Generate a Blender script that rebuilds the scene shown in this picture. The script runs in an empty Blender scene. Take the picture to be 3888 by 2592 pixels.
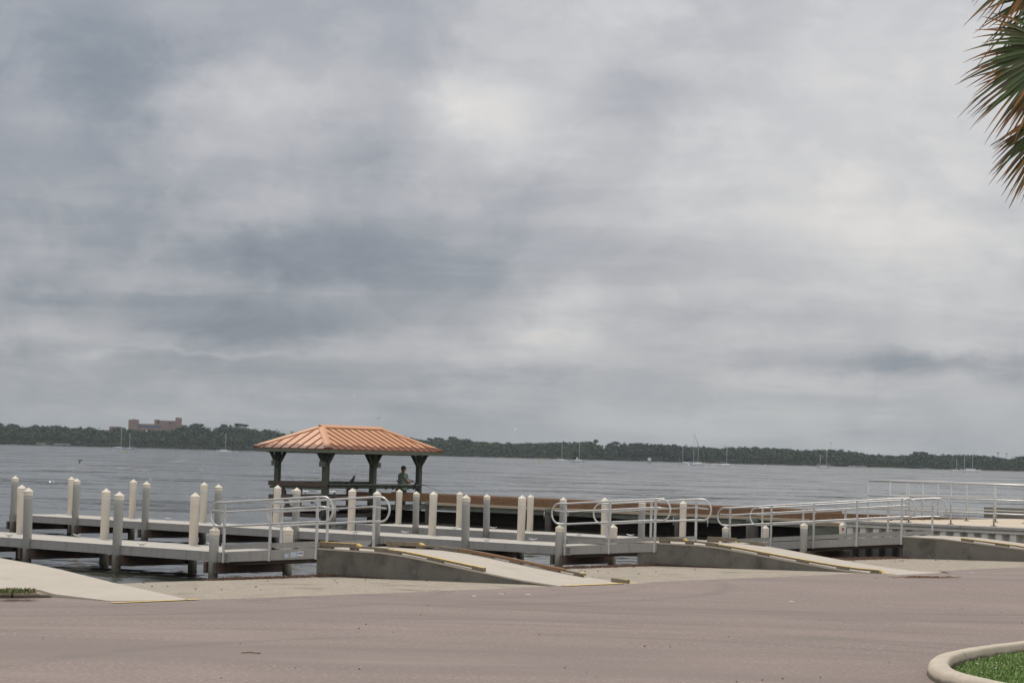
import bpy, math, random
import numpy as np
from mathutils import Vector, Matrix
random.seed(7); rng = np.random.default_rng(7)
R = math.radians
S = bpy.context.scene
C = S.collection

# ---------------------------------------------------------------- camera
FP, CX, CY, EYE = 8757.0, 1944.0, 1296.0, 2.48        # focal length in photo pixels, eye height over the lot
roll = math.atan(.0265)
pitch = math.atan((1727.5 - CY) * math.cos(roll) / FP)
Fw = np.array([0, math.cos(pitch), math.sin(pitch)]); R0 = np.array([1., 0, 0]); U0 = np.cross(R0, Fw)
Rt = R0 * math.cos(roll) + U0 * math.sin(roll); Up = U0 * math.cos(roll) - R0 * math.sin(roll)
cam = bpy.data.cameras.new('camera'); co = bpy.data.objects.new('camera', cam); C.objects.link(co)
M = Matrix([[Rt[i], Up[i], -Fw[i], 0] for i in range(3)] + [[0, 0, 0, 1]])
co.matrix_world = Matrix.Translation((0, 0, EYE)) @ M
cam.sensor_width = 22.2; cam.lens = FP / 3888 * 22.2; cam.clip_start = .5; cam.clip_end = 20000
S.camera = co

def at(x, y, z):                     # where the ray through photo pixel (x, y) meets height z
    d = Fw * FP + Rt * (x - CX) - Up * (y - CY)
    k = (z - EYE) / d[2]
    return Vector((d[0] * k, d[1] * k, z))
def atd(x, y, d0):                   # point on that ray at distance d0 ahead
    d = Fw * FP + Rt * (x - CX) - Up * (y - CY)
    k = d0 / d[1]
    return Vector((d[0] * k, d0, EYE + d[2] * k))

# ---------------------------------------------------------------- world and sun
SUN_EL, SUN_AZ = 54, -14             # ahead of the camera, a little left
w = bpy.data.worlds.new('World'); S.world = w; w.use_nodes = True
nt = w.node_tree; nt.nodes.clear()
def N(t, **k):
    n = nt.nodes.new(t)
    for a, b in k.items(): setattr(n, a, b)
    return n
def link(a, b): nt.links.new(a, b)
def val(sock, v):
    if isinstance(v, (int, float)): sock.default_value = v
    else: link(v, sock)
def mth(op, a, b=0., c=0.):
    n = N('ShaderNodeMath', operation=op)
    val(n.inputs[0], a); val(n.inputs[1], b); val(n.inputs[2], c)
    return n.outputs[0]
sky = N('ShaderNodeTexSky', sky_type='NISHITA', sun_disc=False)
sky.sun_elevation = R(SUN_EL); sky.sun_rotation = R(SUN_AZ); sky.air_density = 1.5; sky.dust_density = 3
bg1 = N('ShaderNodeBackground'); link(sky.outputs[0], bg1.inputs[0]); bg1.inputs[1].default_value = .1
tc = N('ShaderNodeTexCoord'); sep = N('ShaderNodeSeparateXYZ'); link(tc.outputs['Generated'], sep.inputs[0])
u = mth('ARCTAN2', sep.outputs[0], sep.outputs[1]); v = mth('ARCSINE', sep.outputs[2])
def noise(scale, sx, sy, detail=5, off=0., rough=.55, dist=0.):
    cmb = N('ShaderNodeCombineXYZ'); val(cmb.inputs[0], mth('MULTIPLY', u, sx)); val(cmb.inputs[1], mth('MULTIPLY', v, sy)); cmb.inputs[2].default_value = off
    n = N('ShaderNodeTexNoise'); n.inputs['Scale'].default_value = scale; n.inputs['Detail'].default_value = detail
    n.inputs['Roughness'].default_value = rough; n.inputs['Distortion'].default_value = dist
    link(cmb.outputs[0], n.inputs['Vector']); return n.outputs[0]
wu = mth('ADD', u, mth('MULTIPLY', mth('SUBTRACT', noise(20, 1, 1.4, 9, 3.1, .64), .5), .062))
wv = mth('ADD', v, mth('MULTIPLY', mth('SUBTRACT', noise(20, 1, 1.4, 9, 8.7, .64), .5), .030))
blobs = [(600, 235, 190, 100, .10), (1100, 250, 150, 70, .11), (1250, 360, 230, 130, .07), (2080, 180, 380, 190, .10), (1950, 470, 340, 130, .09),
 (1260, 770, 95, 40, .13), (1330, 690, 60, 40, .07), (220, 815, 60, 12, .08), (30, 795, 50, 22, .08), (140, 770, 50, 20, .04), (350, 590, 35, 40, .06), (750, 670, 85, 28, .06),
 (450, 660, 80, 35, .05), (2130, 800, 80, 30, .07), (1400, 180, 200, 110, .05), (1750, 300, 200, 90, .03), (80, 270, 90, 50, .06), (500, 800, 260, 8, .06), (950, 775, 120, 25, .05), (1800, 880, 350, 30, .03),
 (250, 220, 130, 130, -.09), (600, 610, 230, 65, -.11), (300, 705, 420, 32, -.09), (1000, 610, 380, 70, -.07), (620, 750, 300, 26, -.09), (1150, 460, 100, 60, -.05),
 (1480, 210, 130, 80, -.06), (2100, 840, 330, 30, -.14), (100, 120, 220, 80, -.04), (1500, 560, 260, 60, -.05), (400, 860, 420, 50, -.05), (1230, 870, 120, 20, -.05), (1100, 790, 60, 25, -.05),
 (350, 420, 350, 90, -.03), (1650, 720, 200, 30, -.05), (820, 330, 130, 90, -.03)]
tot = None
for bx, by, rx, ry, a in blobs:
    X = bx * 1.6531; Y = by * 1.6531
    cu = (X - 1944) / FP; cv = (1676 + .0265 * X - Y) / FP
    du = mth('MULTIPLY', mth('SUBTRACT', wu, cu), FP / (rx * 1.6531)); dv = mth('MULTIPLY', mth('SUBTRACT', wv, cv), FP / (ry * 1.6531))
    g = mth('MULTIPLY', mth('EXPONENT', mth('MULTIPLY', mth('ADD', mth('MULTIPLY', du, du), mth('MULTIPLY', dv, dv)), -.8)), a * 1.25)
    tot = g if tot is None else mth('ADD', tot, g)
fine = mth('MULTIPLY', mth('SUBTRACT', noise(20, 1, 1.5, 8, 1.3, .55, .5), .5), .14)
def sstep(x, a, b):
    n = N('ShaderNodeMapRange', interpolation_type='SMOOTHSTEP'); val(n.inputs[0], x); n.inputs[1].default_value = a; n.inputs[2].default_value = b; return n.outputs[0]
puffs = mth('ADD', mth('MULTIPLY', mth('SUBTRACT', sstep(noise(9, 1, 1.25, 8, 12.3, .56, .3), .43, .57), .5), .065), mth('MULTIPLY', mth('SUBTRACT', sstep(noise(24, 1, 1.3, 7, 21.7, .58, .4), .45, .60), .5), .035))
broad = mth('MULTIPLY', mth('SUBTRACT', noise(7, 1, 2.2, 5, 5.5, .5), .5), .16)
# the cloud cover is thinner to the right and higher up
base = mth('ADD', .405, mth('MULTIPLY', mth('MINIMUM', mth('MAXIMUM', mth('ADD', u, .22), 0.), .45), .30))
base = mth('ADD', base, mth('MULTIPLY', mth('MINIMUM', mth('MAXIMUM', v, 0.), .7), .14))
base = mth('ADD', base, mth('MULTIPLY', mth('MINIMUM', mth('MAXIMUM', mth('SUBTRACT', .75, sep.outputs[1]), 0.), 1.2), .30))
strat = mth('MULTIPLY', mth('MULTIPLY', mth('SUBTRACT', sstep(noise(9, 1, 7, 7, 31.7, .58, .3), .40, .62), .5), .13), mth('EXPONENT', mth('MULTIPLY', mth('MAXIMUM', v, 0.), -11.)))
lum = mth('ADD', mth('ADD', mth('ADD', base, strat), tot), mth('ADD', mth('ADD', fine, puffs), broad))
lum = mth('MAXIMUM', lum, .12)
ramp = N('ShaderNodeValToRGB'); link(lum, ramp.inputs[0])
cr = ramp.color_ramp; cr.elements[0].position = .2; cr.elements[0].color = (.165, .200, .265, 1); cr.elements[1].position = .95; cr.elements[1].color = (.92, .92, .94, 1)
for p, c in ((.72, (.74, .72, .71, 1)), (.34, (.278, .310, .366, 1)), (.48, (.446, .456, .500, 1)), (.62, (.610, .615, .635, 1))):
    el = cr.elements.new(p); el.color = c
# near the horizon the air turns the cloud faintly green-grey
hz = mth('EXPONENT', mth('MULTIPLY', mth('MAXIMUM', v, 0.), -22.))
mx = N('ShaderNodeMix', data_type='RGBA'); val(mx.inputs[0], mth('MULTIPLY', hz, .62)); link(ramp.outputs[0], mx.inputs[6]); mx.inputs[7].default_value = (.362, .396, .384, 1)
bg2 = N('ShaderNodeBackground'); link(mx.outputs[2], bg2.inputs[0]); bg2.inputs[1].default_value = 1.
ms = N('ShaderNodeMixShader'); ms.inputs[0].default_value = .95
link(bg1.outputs[0], ms.inputs[1]); link(bg2.outputs[0], ms.inputs[2])
out = N('ShaderNodeOutputWorld'); link(ms.outputs[0], out.inputs[0])
sl = bpy.data.lights.new('sun', 'SUN'); sl.energy = 2.15; sl.angle = R(3); sl.color = (1, .95, .87)
so = bpy.data.objects.new('sun', sl); C.objects.link(so)
sd = Vector((math.sin(R(SUN_AZ)) * math.cos(R(SUN_EL)), math.cos(R(SUN_AZ)) * math.cos(R(SUN_EL)), math.sin(R(SUN_EL))))
so.rotation_euler = sd.to_track_quat('Z', 'Y').to_euler(); so.location = sd * 60
S.view_settings.view_transform = 'Standard'; S.view_settings.look = 'None'; S.view_settings.gamma = 1; S.view_settings.use_curve_mapping = False
S.view_settings.exposure = 0
S.cycles.volume_step_rate = 4; S.cycles.max_bounces = 8

# ---------------------------------------------------------------- materials
def mat(name, c1, c2=None, scale=3., rough=.7, metal=0., bump=0., bscale=None, spots=None, detail=6, stretch=(1, 1, 1), attr=None, thr=(.42, .6), spec=.5, bd=.02, rot=39.7, streaks=None):
    m = bpy.data.materials.new(name); m.use_nodes = True
    t = m.node_tree; b = t.nodes['Principled BSDF']
    b.inputs['Roughness'].default_value = rough; b.inputs['Metallic'].default_value = metal; b.inputs['Specular IOR Level'].default_value = spec
    L = t.links.new
    geo = t.nodes.new('ShaderNodeNewGeometry'); mp = t.nodes.new('ShaderNodeMapping'); mp.inputs['Scale'].default_value = stretch
    mp.inputs['Rotation'].default_value = (0, 0, R(rot))
    L(geo.outputs['Position'], mp.inputs[0])
    def nz(sc, det=detail):
        n = t.nodes.new('ShaderNodeTexNoise'); n.inputs['Scale'].default_value = sc; n.inputs['Detail'].default_value = det; n.inputs['Roughness'].default_value = .6
        L(mp.outputs[0], n.inputs['Vector']); return n.outputs[0]
    def mr(s, a, b_):
        n = t.nodes.new('ShaderNodeMapRange'); n.inputs[1].default_value = a; n.inputs[2].default_value = b_; L(s, n.inputs[0]); return n.outputs[0]
    def mix(f, a, b_):
        n = t.nodes.new('ShaderNodeMix'); n.data_type = 'RGBA'; L(f, n.inputs[0])
        for i, q in ((6, a), (7, b_)):
            if isinstance(q, tuple): n.inputs[i].default_value = (*q, 1)
            else: L(q, n.inputs[i])
        return n.outputs[2]
    if attr:
        a = t.nodes.new('ShaderNodeAttribute'); a.attribute_name = attr; col = a.outputs['Color']
    else:
        col = mix(mr(nz(scale), *((.35, .65))), c1, c2 or tuple(q * .85 for q in c1))
    for sp in (spots or []):         # (colour, scale, threshold low, high)
        col = mix(mr(nz(sp[1]), sp[2], sp[3]), col, sp[0])
    for cs, sc, st, lo, hi, rr in (streaks or []):
        m2 = t.nodes.new('ShaderNodeMapping'); m2.inputs['Scale'].default_value = st; m2.inputs['Rotation'].default_value = (0, 0, R(rr)); L(geo.outputs['Position'], m2.inputs[0])
        n = t.nodes.new('ShaderNodeTexNoise'); n.inputs['Scale'].default_value = sc; n.inputs['Detail'].default_value = 5; n.inputs['Distortion'].default_value = .6; L(m2.outputs[0], n.inputs['Vector'])
        col = mix(mr(n.outputs[0], lo, hi), col, cs)
    if isinstance(col, tuple): b.inputs['Base Color'].default_value = (*col, 1)
    else: L(col, b.inputs['Base Color'])
    if bump:
        bp = t.nodes.new('ShaderNodeBump'); bp.inputs['Strength'].default_value = bump; bp.inputs['Distance'].default_value = bd
        L(nz(bscale or scale * 6), bp.inputs['Height']); L(bp.outputs[0], b.inputs['Normal'])
    return m
def extend(m, fn):
    t = m.node_tree; b = t.nodes['Principled BSDF']; old = b.inputs['Base Color'].links[0].from_socket; geo = next(n for n in t.nodes if n.type == 'NEW_GEOMETRY')
    sp = t.nodes.new('ShaderNodeSeparateXYZ'); t.links.new(geo.outputs['Position'], sp.inputs[0])
    def ma(op, *a):
        n = t.nodes.new('ShaderNodeMath'); n.operation = op
        for i, q in enumerate(a):
            if isinstance(q, (int, float)): n.inputs[i].default_value = q
            else: t.links.new(q, n.inputs[i])
        return n.outputs[0]
    def nz(sc, det=5):
        n = t.nodes.new('ShaderNodeTexNoise'); n.inputs['Scale'].default_value = sc; n.inputs['Detail'].default_value = det; t.links.new(geo.outputs['Position'], n.inputs['Vector']); return n.outputs[0]
    f, colr = fn(sp, ma, nz)
    f = ma('MINIMUM', ma('MAXIMUM', f, 0), 1)
    n = t.nodes.new('ShaderNodeMix'); n.data_type = 'RGBA'; t.links.new(f, n.inputs[0]); t.links.new(old, n.inputs[6]); n.inputs[7].default_value = (*colr, 1); t.links.new(n.outputs[2], b.inputs['Base Color'])
K = {}
K['asphalt'] = mat('asphalt', (.232, .180, .158), (.192, .148, .131), .35, .9, bump=.5, bscale=30, bd=.012,
                   spots=[((.35, .295, .265), 15, .54, .66), ((.13, .105, .095), 13, .60, .72)],
                   streaks=[((.185, .145, .130), .35, (.22, 1, 1), .48, .70, 6), ((.175, .138, .124), .5, (.14, 1.4, 1), .58, .78, -9), ((.20, .165, .148), 1.3, (.10, 1., 1), .60, .74, 3), ((.265, .215, .19), .5, (.2, 1, 1), .55, .80, -3)])
def tyre(sp, ma, nz):
    tot = None; brk = ma('MULTIPLY', ma('SUBTRACT', nz(.45), .30), 4.)
    for (px_, py_), r, w_, st in (((-420, 2180), 8.5, .11, .5), ((-420, 2180), 10.2, .11, .45), ((1050, 2175), 9.0, .12, .45), ((1050, 2175), 7.4, .12, .4), ((2600, 2160), 14, .13, .5), ((2600, 2160), 15.7, .13, .45),
                                  ((3300, 2700), 9.5, .13, .35), ((1800, 2800), 12.0, .13, .35), ((1800, 2800), 13.7, .13, .35), ((400, 2700), 14, .12, .3), ((2900, 2900), 16, .14, .3)):
        c_ = at(px_, py_, 0) if py_ < 2300 else at(px_, py_, 0)
        dx = ma('SUBTRACT', sp.outputs[0], c_.x); dy = ma('SUBTRACT', sp.outputs[1], c_.y)
        d = ma('SQRT', ma('ADD', ma('MULTIPLY', dx, dx), ma('MULTIPLY', dy, dy)))
        q = ma('MULTIPLY', ma('MAXIMUM', ma('SUBTRACT', 1., ma('DIVIDE', ma('ABSOLUTE', ma('SUBTRACT', d, r)), w_ * 2.2)), 0), st * .8)
        tot = q if tot is None else ma('MAXIMUM', tot, q)
    return ma('MULTIPLY', tot, ma('MINIMUM', ma('MAXIMUM', brk, 0), 1)), (.105, .085, .078)
extend(K['asphalt'], tyre)
K['gravel'] = mat('gravel_concrete', (.35, .305, .24), (.28, .24, .19), 3.0, .95, bump=1., bscale=28, bd=.02,
                  spots=[((.46, .41, .33), 26, .52, .62), ((.13, .11, .085), 24, .58, .68), ((.22, .18, .145), .9, .54, .7)])
K['ramp'] = mat('ramp_concrete', (.47, .42, .355), (.43, .385, .325), 1.6, .85, bump=.15, bscale=60, spots=[((.36, .30, .235), .9, .60, .80), ((.40, .36, .30), 9, .6, .8)])
K['wall'] = mat('cast_concrete', (.175, .165, .14), (.135, .128, .11), 1.4, .9, bump=.3, bscale=30,
                spots=[((.085, .08, .07), 1.7, .52, .68), ((.17, .135, .085), 2.6, .62, .74), ((.25, .24, .22), 3.4, .62, .76)])
K['kerb'] = mat('kerb_concrete', (.56, .485, .385), (.48, .415, .33), 3, .9, bump=.4, bscale=70, spots=[((.28, .24, .19), 5, .62, .78), ((.34, .29, .235), 60, .6, .7)])
def kerb_dirt_shade(sp, ma, nz): return ma('MULTIPLY', ma('SUBTRACT', ma('ADD', .055, ma('MULTIPLY', nz(6), .05)), sp.outputs[2]), 22.), (.11, .09, .065)  # soil dirt plus the kerb's own shadow, painted as darkening near the ground
extend(K['kerb'], kerb_dirt_shade)
K['alu'] = mat('mill_aluminium', (.36, .35, .33), (.31, .302, .288), 6, .5, .15, bump=.05, bscale=80, spots=[((.26, .255, .245), 2.2, .55, .75), ((.20, .195, .19), 11, .68, .78)], stretch=(3, 3, .6))
K['rail'] = mat('rail_aluminium', (.60, .60, .595), (.50, .50, .495), 12, .38, .5, spots=[((.48, .47, .46), 5, .6, .75)])
K['deck'] = mat('deck_boards', (.44, .405, .355), (.39, .36, .315), 2.5, .8, bump=.2, bscale=40, spots=[((.33, .31, .28), 1.1, .55, .75)])
K['edge'] = mat('bright_edge', (.72, .71, .69), (.6, .6, .58), 9, .4, .3)
K['pile_g'] = mat('weathered_sleeve', (.40, .395, .365), (.35, .345, .32), 4, .55, spots=[((.16, .17, .16), 9, .67, .72), ((.36, .37, .33), 2, .55, .75)], stretch=(1, 1, .45))
K['pile_c'] = mat('cream_sleeve', (.66, .60, .505), (.61, .555, .47), 4, .5, spots=[((.52, .48, .40), 2, .6, .8)], stretch=(1, 1, .5))
def tide(sp, ma, nz): return ma('MULTIPLY', ma('SUBTRACT', ma('ADD', -.08, ma('MULTIPLY', nz(5), .22)), sp.outputs[2]), 2.6), (.15, .148, .115)
extend(K['pile_g'], tide); extend(K['pile_c'], tide)
K['cap'] = mat('cream_cap', (.78, .70, .58), (.72, .65, .54), 5, .45, spots=[((.62, .55, .44), 12, .62, .76)])
K['brown'] = mat('creosoted_timber', (.115, .085, .07), (.075, .055, .045), 3, .8, bump=.3, bscale=30, spots=[((.16, .075, .04), 3.2, .56, .68), ((.18, .165, .15), 5, .62, .74)], stretch=(.5, .5, 3))
K['timber'] = mat('treated_timber', (.24, .20, .145), (.17, .145, .11), 5, .85, bump=.4, bscale=40, spots=[((.10, .085, .07), 7, .6, .74)], stretch=(.4, 3, 3))
K['orange'] = mat('new_timber', (.255, .145, .078), (.20, .11, .058), 3, .8, bump=.3, bscale=30, spots=[((.27, .135, .065), 1.8, .55, .72), ((.48, .31, .18), 6, .62, .74)], stretch=(.5, 2, 4))
K['yellow'] = mat('yellow_paint', (.68, .46, .10), (.60, .41, .11), 6, .7, spots=[((.30, .25, .16), 10, .56, .64)])
K['green'] = mat('green_timber', (.085, .10, .075), (.058, .072, .055), 5, .85, bump=.4, bscale=30, spots=[((.10, .115, .08), 6, .58, .72), ((.08, .05, .035), 2.6, .62, .74)], stretch=(3, 3, .5))
K['fascia_green'] = mat('weathered_green_fascia', (.15, .17, .125), (.11, .125, .095), 3, .85, bump=.3, bscale=30, spots=[((.09, .06, .045), 2.6, .6, .74)], stretch=(1, 1, 3))
K['mud'] = mat('wet_timber', (.07, .055, .045), (.05, .045, .038), 2, .7, spots=[((.14, .07, .035), 3, .6, .7)])
K['stringer'] = mat('grey_green_timber', (.17, .18, .145), (.12, .13, .105), 3, .85, spots=[((.07, .07, .06), 2.2, .55, .7)], stretch=(.6, .6, 2))
K['seawall'] = mat('vinyl_seawall', (.80, .78, .71), (.74, .72, .66), 3, .6, spots=[((.52, .50, .44), 4, .6, .75)])
K['seawall_d'] = mat('stained_seawall', (.10, .095, .085), (.07, .066, .06), 3, .7, spots=[((.16, .15, .13), 2, .6, .7)])
K['capbeam'] = mat('cap_beam_concrete', (.46, .445, .41), (.38, .365, .34), 3, .85, spots=[((.25, .19, .17), 4, .58, .7)])
K['platform'] = mat('platform_concrete', (.56, .47, .355), (.50, .42, .32), 1.2, .85, spots=[((.40, .34, .26), 1.1, .58, .75)])
K['rust'] = mat('rusty_steel', (.16, .07, .035), (.10, .05, .03), 12, .9)
K['white'] = mat('white_gelcoat', (.86, .87, .88), (.82, .83, .84), 2, .35)
K['hullgrey'] = mat('grey_hull', (.62, .66, .72), (.58, .62, .68), 2, .4)
K['hullblue'] = mat('pale_blue_hull', (.30, .45, .60), (.28, .42, .56), 2, .4)
K['hullred'] = mat('red_hull', (.30, .06, .04), (.26, .05, .04), 2, .4)
K['canvas'] = mat('blue_canvas', (.02, .06, .20), (.02, .05, .16), 2, .8)
K['dark'] = mat('dark_grey', (.03, .032, .036), (.025, .026, .03), 5, .6)
K['spar'] = mat('white_painted_spar', (.62, .63, .64), (.55, .56, .57), 3, .4)
K['mast'] = mat('mast_metal', (.58, .58, .58), (.5, .5, .5), 3, .4, .3)
K['seaweed'] = mat('dry_seaweed', (.13, .065, .04), (.08, .045, .03), 20, .95)
K['leafgreen'] = mat('grass_blades', None, attr='tint', rough=.6)
K['woods'] = mat('woodland_leaves', None, attr='tint', rough=.85, spec=.2)
K['bark'] = mat('bark', (.12, .095, .075), (.07, .055, .045), 8, .9, bump=.6, bscale=25)
K['palmleaf'] = mat('palm_leaf', None, attr='tint', rough=.45)
K['blue'] = mat('blue_sign_face', (.012, .03, .17), (.012, .028, .15), 3, .4)
K['soil'] = mat('soil', (.06, .05, .03), (.04, .055, .02), 8, .95)
K['salmon'] = mat('salmon_wall', (.27, .19, .16), (.24, .17, .145), .05, .9)
K['bluewin'] = mat('blue_glazing', (.05, .12, .20), (.05, .11, .17), .2, .3)
K['skin'] = mat('skin', (.22, .10, .065), (.19, .085, .055), 20, .6)
K['shirt'] = mat('pale_green_shirt', (.17, .235, .19), (.15, .21, .17), 14, .85, bump=.3, bscale=14)
K['trousers'] = mat('dark_trousers', (.06, .055, .05), (.045, .04, .038), 14, .85)
K['feather'] = mat('dark_feathers', (.035, .028, .024), (.05, .04, .032), 30, .8)
K['palefeather'] = mat('pale_feathers', (.42, .40, .37), (.36, .34, .31), 30, .8)
K['red'] = mat('red_tag', (.35, .02, .03), (.3, .02, .03), 30, .6)
K['decal'] = mat('pale_blue_label', (.50, .58, .66), (.46, .54, .62), 30, .4)
K['decalw'] = mat('white_label', (.72, .73, .76), (.68, .69, .72), 30, .4)
K['ink'] = mat('label_ink', (.03, .04, .16), (.04, .05, .18), 30, .5)
K['yellowbuoy'] = mat('yellow_buoy', (.50, .42, .03), (.45, .38, .03), 3, .6)
K['straw'] = mat('pine_straw', (.24, .13, .07), (.17, .10, .06), 30, .9)

# copper-painted standing seam roof with rust along the eaves
def roof_mat():
    m = bpy.data.materials.new('copper_painted_metal'); m.use_nodes = True; t = m.node_tree; L = t.links.new; b = t.nodes['Principled BSDF']
    b.inputs['Roughness'].default_value = .55; b.inputs['Specular IOR Level'].default_value = .3
    tc = t.nodes.new('ShaderNodeTexCoord'); sp = t.nodes.new('ShaderNodeSeparateXYZ'); L(tc.outputs['Object'], sp.inputs[0])
    n = t.nodes.new('ShaderNodeTexNoise'); n.inputs['Scale'].default_value = 3.4; n.inputs['Detail'].default_value = 7; n.inputs['Roughness'].default_value = .7; L(tc.outputs['Object'], n.inputs['Vector'])
    a = t.nodes.new('ShaderNodeMath'); a.operation = 'MULTIPLY_ADD'; L(n.outputs[0], a.inputs[0]); a.inputs[1].default_value = -.40; L(sp.outputs[2], a.inputs[2])
    mr = t.nodes.new('ShaderNodeMapRange'); L(a.outputs[0], mr.inputs[0]); mr.inputs[1].default_value = 2.50; mr.inputs[2].default_value = 2.51
    n2 = t.nodes.new('ShaderNodeTexNoise'); n2.inputs['Scale'].default_value = 1.5; n2.inputs['Detail'].default_value = 8; L(tc.outputs['Object'], n2.inputs['Vector'])
    c1 = t.nodes.new('ShaderNodeMix'); c1.data_type = 'RGBA'; L(n2.outputs[0], c1.inputs[0]); c1.inputs[6].default_value = (.56, .285, .15, 1); c1.inputs[7].default_value = (.65, .345, .19, 1)
    n3 = t.nodes.new('ShaderNodeTexNoise'); n3.inputs['Scale'].default_value = 9; L(tc.outputs['Object'], n3.inputs['Vector'])
    c2 = t.nodes.new('ShaderNodeMix'); c2.data_type = 'RGBA'; L(n3.outputs[0], c2.inputs[0]); c2.inputs[6].default_value = (.09, .035, .02, 1); c2.inputs[7].default_value = (.27, .10, .05, 1)
    mx = t.nodes.new('ShaderNodeMix'); mx.data_type = 'RGBA'; L(mr.outputs[0], mx.inputs[0]); L(c2.outputs[2], mx.inputs[6]); L(c1.outputs[2], mx.inputs[7])
    L(mx.outputs[2], b.inputs['Base Color']); return m
K['roof'] = roof_mat()
K['seam'] = mat('seam_metal', (.36, .145, .08), (.26, .095, .05), 6, .6)  # rust brown, with the seams' shadow lines put into the colour

def water_mat():
    m = bpy.data.materials.new('bay_water'); m.use_nodes = True; t = m.node_tree; L = t.links.new; b = t.nodes['Principled BSDF']
    b.inputs['Base Color'].default_value = (.030, .032, .025, 1); b.inputs['Specular IOR Level'].default_value = .36; b.inputs['Roughness'].default_value = .10; b.inputs['IOR'].default_value = 1.33
    geo = t.nodes.new('ShaderNodeNewGeometry')
    def nz(sc, st, det, rot, rough=.55):
        mp = t.nodes.new('ShaderNodeMapping'); mp.inputs['Scale'].default_value = st; mp.inputs['Rotation'].default_value = (0, 0, R(rot)); L(geo.outputs['Position'], mp.inputs[0])
        n = t.nodes.new('ShaderNodeTexNoise'); n.inputs['Scale'].default_value = sc; n.inputs['Detail'].default_value = det; n.inputs['Roughness'].default_value = rough; L(mp.outputs[0], n.inputs['Vector']); return n.outputs[0]
    def ma(op, a, b_, c=0.):
        n = t.nodes.new('ShaderNodeMath'); n.operation = op
        for i, q in enumerate((a, b_, c)):
            if isinstance(q, float): n.inputs[i].default_value = q
            else: L(q, n.inputs[i])
        return n.outputs[0]
    # slopes straight from noise, so that far water stays choppy; the basin behind the boardwalk is sheltered
    sp = t.nodes.new('ShaderNodeSeparateXYZ'); L(geo.outputs['Position'], sp.inputs[0]); sh_ = t.nodes.new('ShaderNodeMapRange'); L(sp.outputs[1], sh_.inputs[0])
    for i_, q in enumerate((75., 130., .45, 1.)): sh_.inputs[i_ + 1].default_value = q
    nv = None
    for sc, st, rot, amp in ((.07, (1, 1.7, 1), 6, 2.6), (1.1, (1, 2.0, 1), -12, 1.4)):
        mp = t.nodes.new('ShaderNodeMapping'); mp.inputs['Scale'].default_value = st; mp.inputs['Rotation'].default_value = (0, 0, R(rot)); L(geo.outputs['Position'], mp.inputs[0])
        n = t.nodes.new('ShaderNodeTexNoise'); n.inputs['Scale'].default_value = sc; n.inputs['Detail'].default_value = 9 if sc < 1 else 4; n.inputs['Roughness'].default_value = .72 if sc < 1 else .6; L(mp.outputs[0], n.inputs['Vector'])
        a = t.nodes.new('ShaderNodeVectorMath'); a.operation = 'SUBTRACT'; L(n.outputs['Color'], a.inputs[0]); a.inputs[1].default_value = (.5, .5, .5)
        c = t.nodes.new('ShaderNodeVectorMath'); c.operation = 'MULTIPLY'; L(a.outputs[0], c.inputs[0]); c.inputs[1].default_value = (amp * .8, amp, 0)
        if nv is None: nv = c
        else:
            d = t.nodes.new('ShaderNodeVectorMath'); d.operation = 'ADD'; L(nv.outputs[0], d.inputs[0]); L(c.outputs[0], d.inputs[1]); nv = d
    e = t.nodes.new('ShaderNodeVectorMath'); e.operation = 'SCALE'; L(nv.outputs[0], e.inputs[0]); L(sh_.outputs[0], e.inputs['Scale'])
    g = t.nodes.new('ShaderNodeVectorMath'); g.operation = 'ADD'; L(e.outputs[0], g.inputs[0]); g.inputs[1].default_value = (0, 0, 1)
    h_ = t.nodes.new('ShaderNodeVectorMath'); h_.operation = 'NORMALIZE'; L(g.outputs[0], h_.inputs[0]); L(h_.outputs[0], b.inputs['Normal'])
    return m

K['water'] = water_mat()

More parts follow.
